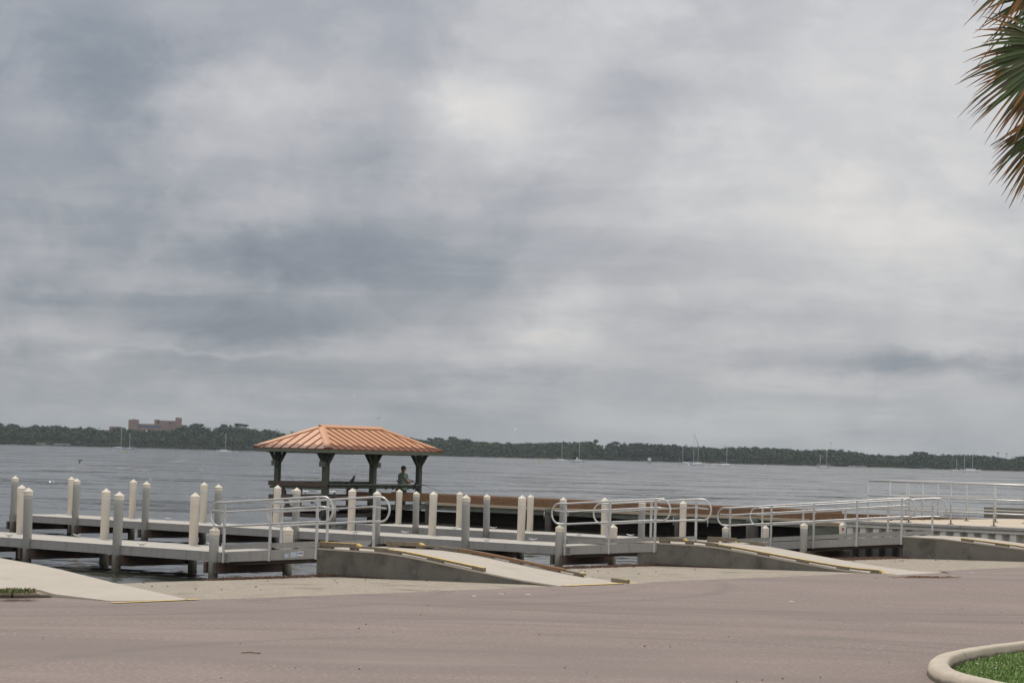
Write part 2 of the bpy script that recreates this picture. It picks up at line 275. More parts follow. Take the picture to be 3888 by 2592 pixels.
# ---------------------------------------------------------------- mesh building
class MB:
    def __init__(s): s.v = []; s.f = []; s.sm = []
    def add(s, vs, fs, smooth=False):
        o = len(s.v); s.v += [tuple(q) for q in vs]; s.f += [tuple(i + o for i in f) for f in fs]; s.sm += [smooth] * len(fs); return s
    def box(s, x0, x1, y0, y1, z0, z1):
        return s.add([(x, y, z) for z in (z0, z1) for x, y in ((x0, y0), (x1, y0), (x1, y1), (x0, y1))],
                     [(3, 2, 1, 0), (4, 5, 6, 7), (0, 1, 5, 4), (1, 2, 6, 5), (2, 3, 7, 6), (3, 0, 4, 7)])
    def prism(s, poly, z0, z1):      # poly in xy (counter-clockwise), z may be a number or a list
        n = len(poly); Z0 = z0 if hasattr(z0, '__len__') else [z0] * n; Z1 = z1 if hasattr(z1, '__len__') else [z1] * n
        vs = [(p[0], p[1], Z0[i]) for i, p in enumerate(poly)] + [(p[0], p[1], Z1[i]) for i, p in enumerate(poly)]
        return s.add(vs, [tuple(range(n - 1, -1, -1)), tuple(range(n, 2 * n))] + [(i, (i + 1) % n, n + (i + 1) % n, n + i) for i in range(n)])
    def side(s, prof, y0, y1):       # profile in xz extruded along y
        n = len(prof); vs = [(p[0], y0, p[1]) for p in prof] + [(p[0], y1, p[1]) for p in prof]
        return s.add(vs, [tuple(range(n)), tuple(range(2 * n - 1, n - 1, -1))] + [((i + 1) % n, i, n + i, n + (i + 1) % n) for i in range(n)])
    def beam(s, p, q, wd, ht, up=(0, 0, 1)):
        p = Vector(p); q = Vector(q); d = (q - p).normalized(); sd = d.cross(Vector(up))
        if sd.length < 1e-4: sd = d.cross(Vector((0, 1, 0)))
        sd = sd.normalized() * wd / 2; uu = sd.cross(d).normalized() * ht / 2
        vs = [e + a * sd + b * uu for e in (p, q) for a, b in ((-1, -1), (1, -1), (1, 1), (-1, 1))]
        return s.add(vs, [(0, 1, 2, 3), (7, 6, 5, 4), (4, 5, 1, 0), (5, 6, 2, 1), (6, 7, 3, 2), (7, 4, 0, 3)])
    def tube(s, pts, r, n=10, cap=True, closed=False):
        pts = [Vector(p) for p in pts]; m = len(pts); rr = r if hasattr(r, '__len__') else [r] * m
        rings = []; ref = None
        for i, p in enumerate(pts):
            a = pts[(i - 1) % m] if (i or closed) else p; b = pts[(i + 1) % m] if (i < m - 1 or closed) else p
            d = (b - a).normalized()
            if ref is None:
                ref = d.cross(Vector((0, 0, 1)));
                if ref.length < .05: ref = d.cross(Vector((1, 0, 0)))
            ref = (ref - d * ref.dot(d)).normalized(); o = d.cross(ref)
            rings.append([p + (ref * math.cos(2 * math.pi * k / n) + o * math.sin(2 * math.pi * k / n)) * rr[i] for k in range(n)])
        vs = [q for g in rings for q in g]; fs = []
        for i in range(m if closed else m - 1):
            j = (i + 1) % m
            fs += [(i * n + k, i * n + (k + 1) % n, j * n + (k + 1) % n, j * n + k) for k in range(n)]
        s.add(vs, fs, True)
        if cap and not closed:
            o = len(s.v) - len(vs); s.f += [tuple(o + k for k in range(n - 1, -1, -1)), tuple(o + (m - 1) * n + k for k in range(n))]; s.sm += [False, False]
        return s
    def lathe(s, prof, n=20, at_=(0, 0, 0), smooth=True):
        vs = []; fs = []; m = len(prof)
        for r, z in prof: vs += [(at_[0] + r * math.cos(2 * math.pi * k / n), at_[1] + r * math.sin(2 * math.pi * k / n), at_[2] + z) for k in range(n)]
        for i in range(m - 1): fs += [(i * n + k, i * n + (k + 1) % n, (i + 1) * n + (k + 1) % n, (i + 1) * n + k) for k in range(n)]
        fs += [tuple(range(n - 1, -1, -1)), tuple((m - 1) * n + k for k in range(n))]
        return s.add(vs, fs, smooth)
    def build(s, name, m, parent=None, loc=None, bevel=0, seg=2):
        me = bpy.data.meshes.new(name); me.from_pydata(s.v, [], s.f); me.update()
        me.polygons.foreach_set('use_smooth', s.sm)
        me.materials.append(m if not isinstance(m, str) else K[m])
        o = bpy.data.objects.new(name, me); C.objects.link(o)
        if parent is not None: o.parent = parent
        if loc is not None: o.location = loc
        if bevel:
            bv = o.modifiers.new('Bevel', 'BEVEL'); bv.width = bevel; bv.segments = seg; bv.limit_method = 'ANGLE'
        if any(s.sm) and not all(s.sm) or any(s.sm):
            pass
        return o
def tag(o, label=None, cat=None, group=None, kind=None):
    for k, q in (('label', label), ('category', cat), ('group', group), ('kind', kind)):
        if q: o[k] = q
    return o
def thing(name, label, cat, loc=(0, 0, 0), rotz=0., group=None):
    o = bpy.data.objects.new(name, None); C.objects.link(o); o.location = loc; o.rotation_euler = (0, 0, rotz); o.empty_display_size = .3
    return tag(o, label, cat, group)
def copy_tree(o, parent=None):
    c = o.copy(); C.objects.link(c); c.parent = parent
    for ch in list(o.children): copy_tree(ch, c)
    return c

# docks frame: e runs along the docks towards land, n runs away across them
EA = math.atan(10540 / FP); ex, ey = math.sin(EA), -math.cos(EA); nx, ny = math.cos(EA), math.sin(EA)
ROT = math.atan2(ey, ex)
def stw(s, t, z=0.): return Vector((s * ex + t * nx, s * ey + t * ny, z))
WZ = -.40                                             # water level, the lot is 0

# ---------------------------------------------------------------- setting
def sheet(name, st, z, m, kind='structure'):          # polygon in dock coordinates with a height per corner
    zz = z if hasattr(z, '__len__') else [z] * len(st)
    b = MB(); b.add([stw(s, t, q) for (s, t), q in zip(st, zz)], [tuple(range(len(st)))]); o = b.build(name, m); return tag(o, kind=kind)
wt = MB(); wt.add([(-9000, 20, WZ), (9000, 20, WZ), (9000, 12000, WZ), (-9000, 12000, WZ)], [(0, 1, 2, 3)]); tag(wt.build('water', 'water'), kind='structure')
EDGE = -27.75
sheet('ground', [(EDGE - .15, 12), (60, 12), (60, 200), (EDGE - .15, 200)][::1], -.012, K['gravel']) if False else None
lot = MB()
edge = [(-31, 9), (-29.9, 23.2), (-29.6, 24.1), (-28.6, 24.3), (-28.1, 25.7), (-27.86, 26.3), (-27.7, 30), (-27.62, 34.5), (-27.4, 37.2), (-27.62, 38), (-27.55, 45.7), (-27.0, 46.1), (-26.6, 48.3), (-27.3, 49), (-27.4, 60), (-27.4, 120)]
lp = [stw(a, b, 0) for a, b in edge] + [Vector((220, 60, 0)), Vector((220, -120, 0)), Vector((-160, -120, 0)), Vector((-160, 12, 0))]
lot.add(lp, [tuple(range(len(lp)))[::-1]]); tag(lot.build('parking_lot', 'asphalt'), kind='structure')
# launch lanes: fall away to the crest, then plunge under the water
def lane(t0, t1):
    b = MB(); prof = [(-26.0, -.03), (-28.2, -.012), (-33.3, -.135), (-34.0, -.165), (-36.6, WZ - .02), (-42, WZ - .9)]
    vs = []; fs = []; nn = 14
    for i, (s, z) in enumerate(prof):
        for k in range(nn + 1):
            t = t0 + (t1 - t0) * k / nn; j = 0 if i in (0, 5) else random.uniform(-.12, .12)
            vs.append(stw(s + (j if i in (2, 3) else 0), t, z))
    for i in range(len(prof) - 1):
        for k in range(nn): a = i * (nn + 1) + k; fs.append((a, a + 1, a + nn + 2, a + nn + 1))
    b.add(vs, [f[::-1] for f in fs], True); tag(b.build('boat_launch', 'gravel'), kind='structure')
lane(25.2, 34.85); lane(36.85, 46.15); lane(48.15, 57.45)

# ---------------------------------------------------------------- concrete ramps
PROF = [(-34.1, .43), (-32.3, .43), (-31.6, .39), (-31.05, .335), (-29.74, .19), (-28.5, .065), (-27.6, .006)]
def ramp(t0, t1, label, prof=PROF, name='concrete_ramp', s_end=None):
    o = thing(name, label, 'ramp', stw(0, 0, 0), ROT, 'concrete ramps down from the docks')
    b = MB(); b.side([(p[0], p[1] - .012) for p in prof] + [(prof[-1][0], -.6), (prof[0][0], -.6)], t0, t1); b.build('side_wall', 'wall', o)
    b = MB()
    for (a, za), (c_, zc) in zip(prof, prof[1:]):
        b.add([(a, t0 - .012, za), (c_, t0 - .012, zc), (c_, t1 + .012, zc), (a, t1 + .012, za), (a, t0 - .012, za - .03), (c_, t0 - .012, zc - .03), (c_, t1 + .012, zc - .03), (a, t1 + .012, za - .03)],
              [(0, 1, 2, 3), (4, 5, 1, 0), (7, 3, 2, 6), (4, 0, 3, 7), (1, 5, 6, 2)])
    b.build('walking_surface', 'ramp', o)
    return o
def zprof(s, prof=PROF):
    if s <= prof[0][0]: return prof[0][1]
    for (a, za), (c_, zc) in zip(prof, prof[1:]):
        if s <= c_: return za + (zc - za) * (s - a) / (c_ - a)
    return prof[-1][1]
def curb(parent, t, s0, s1, lift, h, m='timber', painted=None, blocks=None, wdt=.09, label=None, ends=False, prof=PROF):
    """timber wheel curb on spacer blocks; painted = yellow top"""
    n = max(1, int((s1 - s0) / .5)); ss = [s0 + (s1 - s0) * i / n for i in range(n + 1)]
    b = MB()
    for a, c_ in zip(ss, ss[1:]):
        za, zc = zprof(a, prof) + lift, zprof(c_, prof) + lift
        b.add([(a, t, za), (c_, t, zc), (c_, t + wdt, zc), (a, t + wdt, za), (a, t, za + h), (c_, t, zc + h), (c_, t + wdt, zc + h), (a, t + wdt, za + h)],
              [(3, 2, 1, 0), (4, 5, 6, 7), (0, 1, 5, 4), (2, 3, 7, 6)] + ([(3, 0, 4, 7)] if a == ss[0] else []) + ([(1, 2, 6, 5)] if c_ == ss[-1] else []))
    o = b.build('timber_curb', m, parent)
    if label: o['label'] = label
    if painted:
        p = MB(); pa, pb = painted
        n2 = max(1, int((pb - pa) / .5)); ss = [pa + (pb - pa) * i / n2 for i in range(n2 + 1)]
        for a, c_ in zip(ss, ss[1:]):
            za, zc = zprof(a, prof) + lift + h, zprof(c_, prof) + lift + h
            p.add([(a, t - .003, za - .006), (c_, t - .003, zc - .006), (c_, t + wdt + .003, zc - .006), (a, t + wdt + .003, za - .006), (a, t - .003, za + .003), (c_, t - .003, zc + .003), (c_, t + wdt + .003, zc + .003), (a, t + wdt + .003, za + .003)],
                  [(4, 5, 6, 7), (0, 1, 5, 4), (2, 3, 7, 6), (3, 0, 4, 7), (1, 2, 6, 5)])
        p.build('yellow_paint', 'yellow', o)
    for a, c_ in (blocks or []):
        b = MB(); za, zc = zprof(a, prof), zprof(c_, prof)
        b.add([(a, t + .004, za), (c_, t + .004, zc), (c_, t + wdt - .004, zc), (a, t + wdt - .004, za), (a, t + .004, za + lift), (c_, t + .004, zc + lift), (c_, t + wdt - .004, zc + lift), (a, t + wdt - .004, za + lift)],
              [(3, 2, 1, 0), (4, 5, 6, 7), (0, 1, 5, 4), (1, 2, 6, 5), (2, 3, 7, 6), (3, 0, 4, 7)])
        b.build('spacer_block', 'timber', o)
    return o
def end_cap(parent, t, s, z, wdt=.09):       # sawn sloping end painted yellow
    b = MB(); b.side([(s, z), (s + .10, z - .045), (s + .10, z - .055), (s, z - .055)], t - .004, t + wdt + .004); b.build('yellow_end', 'yellow', parent)

r1 = ramp(34.82, 36.9, 'concrete ramp with bare orange timber on its far edge, nearest full ramp to the camera')
curb(r1, 34.86, -34.08, -33.0, .09, .045, painted=(-34.08, -33.0), blocks=[(-34.08, -33.75), (-33.2, -33.0)]); end_cap(r1, 34.86, -33.0, .43 + .135)
curb(r1, 34.86, -34.08, -32.15, .045, .045, blocks=[(-34.08, -33.72), (-33.2, -33.05), (-32.5, -32.15)])
curb(r1, 34.86, -32.14, -29.55, .03, .045, painted=(-32.14, -29.55), blocks=[(-32.14, -31.8), (-31.05, -30.65), (-29.85, -29.55)])
curb(r1, 36.80, -33.95, -33.0, .09, .045, blocks=[]); end_cap(r1, 36.80, -33.0, .43 + .135)
curb(r1, 36.80, -33.95, -31.9, .045, .045, blocks=[(-33.95, -33.6), (-33.1, -32.9), (-32.3, -31.9)])
curb(r1, 36.80, -31.88, -29.05, .035, .055, m='orange', label='bare orange timber on the far edge', blocks=[(-31.88, -31.5), (-30.5, -30.2), (-29.5, -29.2)])
curb(r1, 36.80, -29.04, -28.55, .035, .04, painted=(-28.66, -28.55), blocks=[(-28.8, -28.6)])
curb(r1, 36.80, -27.85, -27.45, .0, .07, painted=(-27.53, -27.45))
r2 = ramp(46.12, 48.2, 'concrete ramp with a long yellow topped timber down its near side, behind the nearest ramp', prof=PROF + [(-26.75, .004)])
curb(r2, 46.16, -33.48, -32.75, .09, .045, blocks=[]); end_cap(r2, 46.16, -32.75, .43 + .135)
curb(r2, 46.16, -33.48, -31.75, .045, .045, blocks=[(-33.48, -33.2), (-32.7, -32.5), (-32.1, -31.75)])
curb(r2, 46.16, -31.74, -27.25, .03, .045, painted=(-31.74, -27.25), blocks=[(-31.74, -31.4), (-30.6, -30.3), (-29.5, -29.2), (-28.4, -28.1), (-27.5, -27.25)]); end_cap(r2, 46.16, -27.25, zprof(-27.25) + .075)
curb(r2, 48.10, -33.40, -32.55, .09, .045, blocks=[]); end_cap(r2, 48.10, -32.55, .43 + .075)
curb(r2, 48.10, -33.40, -31.7, .035, .05, blocks=[(-33.4, -33.1), (-32.95, -32.85), (-32.1, -31.7)])
r3 = ramp(57.42, 59.5, 'dark stained concrete ramp at the right edge, below the railed platform', prof=[(-33.15, .49), (-31.9, .48), (-31.2, .43), (-29.4, .30), (-28.2, .13), (-27.2, .006)])
P3 = [(-33.15, .49), (-31.9, .48), (-31.2, .43), (-29.4, .30), (-28.2, .13), (-27.2, .006)]
curb(r3, 57.46, -31.35, -27.4, .03, .045, painted=(-31.35, -27.4), blocks=[(-31.35, -31.0), (-30.3, -29.9), (-29, -28.7)], prof=P3)
# left-hand ramp joins a pavement
r0 = thing('concrete_ramp', 'pale concrete ramp without curbs at the left edge, running into the pavement', 'ramp', (0, 0, 0), 0, 'concrete ramps down from the docks')
fr = [at(-900, 2236, .13), at(-420, 2236, .13), at(-100, 2236, .13), at(60, 2236, .13), at(150, 2238, .11), at(205, 2254, .05), at(420, 2280, .008), stw(-27.92, 25.45, .007)]
bk = [stw(a, 25.6, z) for a, z in ((-36, .45), (-34.1, .45), (-32.8, .44), (-31.8, .38), (-31.1, .32), (-29.8, .18), (-28.8, .09), (-27.9, .007))]
b = MB(); vs = []
for f_, k_ in zip(fr, bk): vs += [f_.lerp(k_, q / 6) + Vector((0, 0, math.sin(math.pi * q / 6) * .01)) for q in range(7)]
b.add(vs, [(i * 7 + k, i * 7 + 7 + k, i * 7 + 8 + k, i * 7 + 1 + k) for i in range(7) for k in range(6)], True); b.build('walking_surface', 'ramp', r0)
b = MB(); vs = [q - Vector((0, 0, .002)) for q in fr] + [Vector((q.x, q.y, -.1)) for q in fr]; b.add(vs, [(i, i + 8, i + 9, i + 1) for i in range(7)]); b.build('front_edge', 'ramp', r0)
b = MB(); vs = [q - Vector((0, 0, .004)) for q in bk] + [Vector((q.x, q.y, -.6)) for q in bk]; b.add(vs, [(i, i + 1, i + 9, i + 8) for i in range(7)]); b.build('side_wall', 'wall', r0)
sheet('shore_ground', [(-36, 25.4), (-36, -60), (-29.9, -60), (-29.9, 20), (-29.7, 23)], .09, K['gravel'])
# painted lines across the ramp feet
def stripe(s, t0, t1, wd, lab):
    b = MB(); n = 12
    for i in range(n):
        a = t0 + (t1 - t0) * i / n; c_ = t0 + (t1 - t0) * (i + 1) / n
        b.add([stw(s, a, .012), stw(s + wd, a, .012), stw(s + wd, c_, .012), stw(s, c_, .012)], [(0, 1, 2, 3)])
    tag(b.build('painted_line', 'yellow'), lab, 'painted line', 'yellow lines at the ramp feet')
stripe(-28.0, 24.0, 25.8, .14, 'worn yellow line at the foot of the leftmost concrete ramp')
stripe(-27.62, 34.9, 37.2, .17, 'yellow line painted across the foot of the ramp with the orange timber')
stripe(-27.15, 46.15, 46.6, .10, 'short yellow paint mark at the foot of the yellow curbed ramp')

# ---------------------------------------------------------------- docks
DK = .20
def pile_proto(name, matname, z0, z1):
    b = MB(); b.lathe([(.105, z0), (.107, z1 - .30), (.107, z1 - .13)], 20); p = b.build(name, matname)
    c_ = MB(); c_.lathe([(.112, z1 - .19), (.113, z1 - .105), (.118, z1 - .10), (.118, z1 - .092), (.004, z1)], 20, smooth=False)
    cc = c_.build('pile_cap', 'cap', p); return p
def cleat(s, t, z):
    b = MB(); b.tube([(-.15, 0, .085), (-.09, 0, .062), (0, 0, .055), (.09, 0, .062), (.15, 0, .085)], [.009, .014, .017, .014, .009], 8)
    b.tube([(-.045, 0, .0), (-.035, 0, .055)], .014, 8); b.tube([(.045, 0, 0), (.035, 0, .055)], .014, 8); b.box(-.07, .07, -.03, .03, 0, .006)
    return b
def dock(label, t0, s0, s1, dz, near, far, cleats, wdt=1.95):
    o = thing('fixed_dock', label, 'dock', stw(0, 0, 0), ROT, 'finger docks with capped piles')
    z = DK + dz
    b = MB(); n = max(1, round((s1 - s0) / 3.15)); L_ = (s1 - s0) / n
    for i in range(n): b.box(s0 + i * L_ + .004, s0 + (i + 1) * L_ - .004, t0 + .055, t0 + wdt - .055, z - .06, z)
    b.build('deck', 'deck', o)
    for ta, tb in ((t0, t0 + .05), (t0 + wdt - .05, t0 + wdt)):
        b = MB()
        for i in range(n): b.box(s0 + i * L_ + .003, s0 + (i + 1) * L_ - .003, ta, tb, z - .21, z - .004)
        b.build('fascia', 'alu', o, bevel=.004)
        b = MB().box(s0, s1, ta - .006, tb + .004, z - .003, z + .010); b.build('edge_trim', 'edge', o)
    b = MB(); b.box(s0, s0 + .05, t0 + .05, t0 + wdt - .05, z - .21, z - .005); b.build('fascia', 'alu', o)
    for s in near:
        for ds in (-.19, .12):
            b = MB().box(s + ds, s + ds + .075, t0 - .14, t0 + wdt + .18, z - .46, z - .215); cb = b.build('cap_beam', 'brown', o, bevel=.006)
            if ds > 0:
                MB().box(s + ds + .0755, s + ds + .083, t0 + .06, t0 + .16, z - .36, z - .23).build('bracket', 'rust', cb)
        b = MB().box(s + .2, s + .27, t0 - .12, t0 + .1, z - .43, z - .212)
    for row, t, mn in ((near, t0 - .02, 'pile_g'), (far, t0 + wdt + .08, 'pile_c')):
        for s, ht in row.items():
            key = (mn, round(ht, 2)); pr = PILES.get(key)
            if pr is None:
                pr = pile_proto('pile', mn, -1.6, ht); PILES[key] = pr; q = pr
            else: q = copy_tree(pr)
            q.parent = o; q.location = (s, t, 0); q.rotation_euler = (R(random.uniform(-.5, .5)), R(random.uniform(-1.0, .1)), random.uniform(0, 6))
    for i, (s, t) in enumerate(cleats):
        q = cleat(s, t, z).build('cleat', 'mast', o); q.location = (s, t, z)
    return o
PILES = {}
T1 = 2.48 - 1.06; SH = 2.48 - 1.72
dock('fixed dock nearest the camera on grey and cream capped piles, ending at the labelled gangway', 34.8, -56, -36.75, 0,
     {**{s: T1 for s in (-53.05, -49.9, -46.75, -43.6, -40.4)}, -37.2: SH}, {**{s: T1 for s in (-53.0, -49.8, -46.45, -43.25, -40.1)}, -36.98: SH},
     [(-44.5, 34.95), (-39.75, 34.95), (-44.06, 36.65), (-39.3, 36.65), (-48, 34.95), (-51.3, 34.95)])
dock('long middle dock on capped piles between the nearest dock and the dark boardwalk', 46.1, -58.75, -36.2, 0,
     {**{s: T1 for s in (-58.5, -55.5, -52.3, -49.15, -46.0, -42.9, -39.7)}, -36.55: SH}, {**{s: T1 for s in (-58.2, -55.25, -52.0, -48.85, -45.8, -42.7, -39.5)}, -36.4: SH},
     [(-53.9, 46.3), (-43.9, 46.3), (-39.15, 46.3), (-53.3, 47.9), (-43.5, 47.9), (-38.9, 47.9), (-48, 47.9)])
T3 = 2.48 - 1.28
dock('lower farthest dock in front of the dark boardwalk, ending at the long right gangway', 57.4, -54.4, -38.85, -.21,
     {**{s: T3 for s in (-51.64, -48.55, -45.4, -42.3)}, -39.17: .55}, {**{s: T3 for s in (-54.3, -51.5, -48.4, -45.3, -42.2)}, -39.1: .55},
     [(-50.1, 57.6), (-44.9, 57.6), (-40.7, 57.6), (-49.7, 59.1), (-44.0, 59.1), (-40.4, 59.1)])
# the dock beyond the left edge shows only its pier of piles outside the frame and is left out

# ---------------------------------------------------------------- gangways
def gangway(label, t0, sA, zA, sB, zB, posts, wdt=1.72, decals=False, support=None):
    o = thing('gangway', label, 'gangway', stw(0, 0, 0), ROT, 'aluminium gangways up to the concrete ramps')
    def zz(s): return zA + (zB - zA) * (s - sA) / (sB - sA)
    def strip(ta, tb, lo, hi, a=sA, c_=sB):
        b = MB(); b.add([(s, t, zz(s) + h) for s in (a, c_) for t in (ta, tb) for h in (lo, hi)], [(0, 1, 3, 2), (6, 7, 5, 4), (0, 4, 5, 1), (3, 7, 6, 2), (1, 5, 7, 3), (2, 6, 4, 0)]); return b
    strip(t0 + .05, t0 + wdt - .05, -.04, 0).build('walkway', 'deck', o)
    g = strip(t0, t0 + .05, -.225, -.012).build('girder', 'alu', o, bevel=.004); strip(t0 + wdt - .05, t0 + wdt, -.225, -.012).build('girder', 'alu', o, bevel=.004)
    strip(t0 + .2, t0 + wdt - .2, -.30, -.235).build('underside_beam', 'brown', o)
    for ta in (t0 + .055, t0 + wdt - .075): strip(ta, ta + .02, .045, .145).build('toe_plate', 'alu', o)
    for sgn, tr in ((1, t0 - .012), (-1, t0 + wdt + .012)):
        a, c_ = posts[0], posts[-1]; rr = .26
        pts = []
        up = (zB - zA) / (sB - sA)
        def loop_end(s, d):
            q = []
            for k in range(0, 13):
                an = math.pi / 2 - math.pi * k / 12
                q.append((s + d * (.20 + .25 * max(0, math.cos(an))), tr, zz(s) + .81 + .26 * math.sin(an)))
            return q
        pts = [(a + (c_ - a) * i / 6, tr, zz(a + (c_ - a) * i / 6) + 1.07) for i in range(7)] + loop_end(c_, 1) + [(c_ - (c_ - a) * i / 6, tr, zz(c_ - (c_ - a) * i / 6) + .55) for i in range(7)] + loop_end(a, -1)[::-1]
        b = MB(); b.tube(pts, .024, 10, closed=True); rl = b.build('railing', 'rail', o)
        ti = tr + sgn * .075
        hp = [(a - .42, ti, zz(a) + .875), (a, ti, zz(a) + .865), (c_, ti, zz(c_) + .865), (c_ + .42, ti, zz(c_) + .84)]
        hb = MB(); hb.tube(hp, .019, 8)
        for s in posts: hb.tube([(s, tr, zz(s) + .74), (s + .02, tr + sgn * .06, zz(s) + .78), (s + .03, ti, zz(s) + .85)], .008, 6)
        hb.build('handrail', 'rail', rl)
        for s in posts:
            pb = MB(); pb.box(s - .027, s + .027, tr - .02, tr + .02, zz(s) - (.24 if s != c_ or sgn < 0 else .24), zz(s) + 1.06); pb.build('post', 'rail', rl, bevel=.005)
    if support:
        for t, s in ((t0 - .22, support), (t0 + wdt + .20, support)):
            q = copy_tree(PILES[('pile_g' if t < t0 else 'pile_c', round(SH, 2))]); q.parent = o; q.location = (s, t, 0)
        MB().box(support + .12, support + .2, t0 - .3, t0 + wdt + .3, zz(support) - .52, zz(support) - .31).build('cap_beam', 'brown', o, bevel=.006)
    if decals:
        for a, c_, h0, h1, mn in ((-35.03, -34.91, -.175, -.095, 'decal'), (-34.85, -34.67, -.175, -.065, 'decal'), (-34.66, -34.47, -.155, -.055, 'decalw')):
            b = MB(); b.add([(a, t0 - .004, zz(a) + h0), (c_, t0 - .004, zz(c_) + h0), (c_, t0 - .004, zz(c_) + h1), (a, t0 - .004, zz(a) + h1)], [(0, 1, 2, 3)]); d = b.build('maker_label', mn, o)
            if mn == 'decalw':
                b = MB(); z0 = zz(a)
                pts = [(a + .035 + .02 * math.cos(k), t0 - .007, z0 - .09 + .022 * math.sin(k)) for k in [R(q) for q in range(130, 411, 35)]]
                b.tube(pts, .004, 5)
                for r_ in range(3): b.box(a + .068, c_ - .012, t0 - .008, t0 - .005, z0 - .075 - .014 * r_, z0 - .068 - .014 * r_)
                b.build('lettering', 'ink', d)
    return o
gangway('short gangway with three maker labels on its girder, to the nearest full ramp', 34.8, -37.0, DK + .01, -34.11, .43, (-36.9, -35.48, -34.09), decals=True)
gangway('short gangway without labels, from the middle dock to the yellow curbed ramp', 46.1, -36.5, DK + .01, -33.51, .43, (-36.37, -34.96, -33.56))
gangway('long gangway at the right with five rail posts a side, reaching the dark ramp', 57.4, -39.1, 0., -33.16, .49, (-39.03, -37.57, -36.1, -34.65, -33.19), support=-36.3)
# red tags on two short far piles
def red_tag(s, t, z, lab):
    o = MB().box(-.03, .03, -.004, .004, -.035, .035).build('red_tag', 'red'); o.location = stw(s, t, z); o.rotation_euler = (0, 0, .35); tag(o, lab, 'tag')
red_tag(-36.92, 36.83, .42, 'small red tag on the short cream pile beside the labelled gangway')
red_tag(-36.22, 59.20, .55, 'small red tag on the short cream pile behind the long gangway')

def s_of(x, t):
    lo, hi = -90., 10.
    for _ in range(50):
        m_ = (lo + hi) / 2; p = stw(m_, t, .5); qx = np.array([p.x, p.y, .5 - EYE]); X = CX + FP * (qx @ Rt) / (qx @ Fw)
        if X > x: hi = m_
        else: lo = m_
    return lo
# ---------------------------------------------------------------- platform, seawall, platform rails
PZ = .76
o = thing('seawall', 'white corrugated seawall with grey cap under the railed platform', 'seawall', stw(0, 0, 0), ROT)
b = MB().box(-37.55, -5, 61.25, 61.85, PZ - .09, PZ); b.build('cap_beam', 'capbeam', o, bevel=.015)
b = MB().box(-37.45, -5, 61.34, 61.8, PZ - .20, PZ - .091); b.build('waler', 'seawall', o, bevel=.01)
def corr(s0, s1, z0, z1):
    b = MB(); pitch_ = .46; s = s0; vs = []; fs = []; pr = []
    while s < s1: pr += [(s, 61.40), (s + .20, 61.40), (s + .23, 61.66), (s + .43, 61.66)]; s += pitch_
    for p in pr: vs += [(p[0], p[1], z0), (p[0], p[1], z1)]
    for i in range(len(pr) - 1): fs.append((2 * i, 2 * i + 2, 2 * i + 3, 2 * i + 1))
    b.add(vs, fs); return b
corr(-37.42, -5, .10, PZ - .20).build('sheet_piling', 'seawall', o)
corr(-37.42, -5, -1.5, .10).build('sheet_piling', 'seawall_d', o)['label'] = 'dark tide stained lower sheets'
MB().box(-37.42, -37.34, 61.44, 71, -1.5, PZ - .2).build('return_wall', 'seawall_d', o)
pl = MB().box(-37.4, -5, 61.86, 73.0, PZ - .25, PZ - .006); q = pl.build('platform', 'platform'); q.location = (0, 0, 0); q.rotation_euler = (0, 0, ROT); tag(q, kind='structure')
def rail_fence(label, pts, nbay, top=1.23):
    o = thing('guard_railing', label, 'railing', (0, 0, 0), 0, 'guard railings round the platform')
    for h, r in ((top, .027), (top * .63, .022), (top * .30, .022)):
        b = MB(); b.tube([stw(a, t, PZ + h) for a, t in pts], r, 10); b.build('rail', 'rail', o)
    for i, (p, q) in enumerate(zip(pts, pts[1:])):
        k = nbay[i]
        for j in range(k + (1 if i == len(pts) - 2 else 0)):
            s = p[0] + (q[0] - p[0]) * j / k; t = p[1] + (q[1] - p[1]) * j / k
            b = MB(); b.tube([stw(s, t, PZ - .004), stw(s, t, PZ + top)], .027, 10); ps = b.build('post', 'rail', o)
            w_ = stw(s, t, PZ - .004); MB().box(w_.x - .08, w_.x + .08, w_.y - .08, w_.y + .08, PZ - .003, PZ + .012).build('base_plate', 'rust', ps)
    return o
rail_fence('front guard railing along the seawall edge of the concrete platform', [(-37.05, 62.0), (-27.0, 62.0)], [7])
rail_fence('rear guard railing turning the back corner of the concrete platform', [(-37.1, 63.4), (-37.35, 66.9), (-33.2, 66.9)], [3, 4])
rail_fence('short rear guard railing beyond the gap, at the right edge by the blue sign', [(-32.0, 66.9), (-28, 66.9)], [3])
bl = MB().box(-.65, 1.6, -.3, .3, 0, .36).build('concrete_block', 'wall', bevel=.02); bl.location = at(3808, 1966, PZ - .004); bl.rotation_euler = (0, 0, ROT + .5); tag(bl, 'long grey concrete block behind the platform railing', 'concrete block')
sg = thing('sign', 'dark blue sign at the right edge fixed to the platform railing', 'sign', stw(-30.2, 61.88, PZ), ROT)
px = at(3884, 2000, PZ); s_ = px.x * ex + px.y * ey
sg.location = stw(s_of(3887.5, 61.9), 61.9, PZ)
MB().box(.0, .75, -.02, .0, .32, 1.22).build('panel', 'blue', sg, bevel=.01); MB().box(.012, .738, -.026, -.021, .335, 1.205).build('face', 'blue', sg)
MB().box(-.006, .0, -.028, .004, .31, 1.23).build('frame', 'edge', sg)

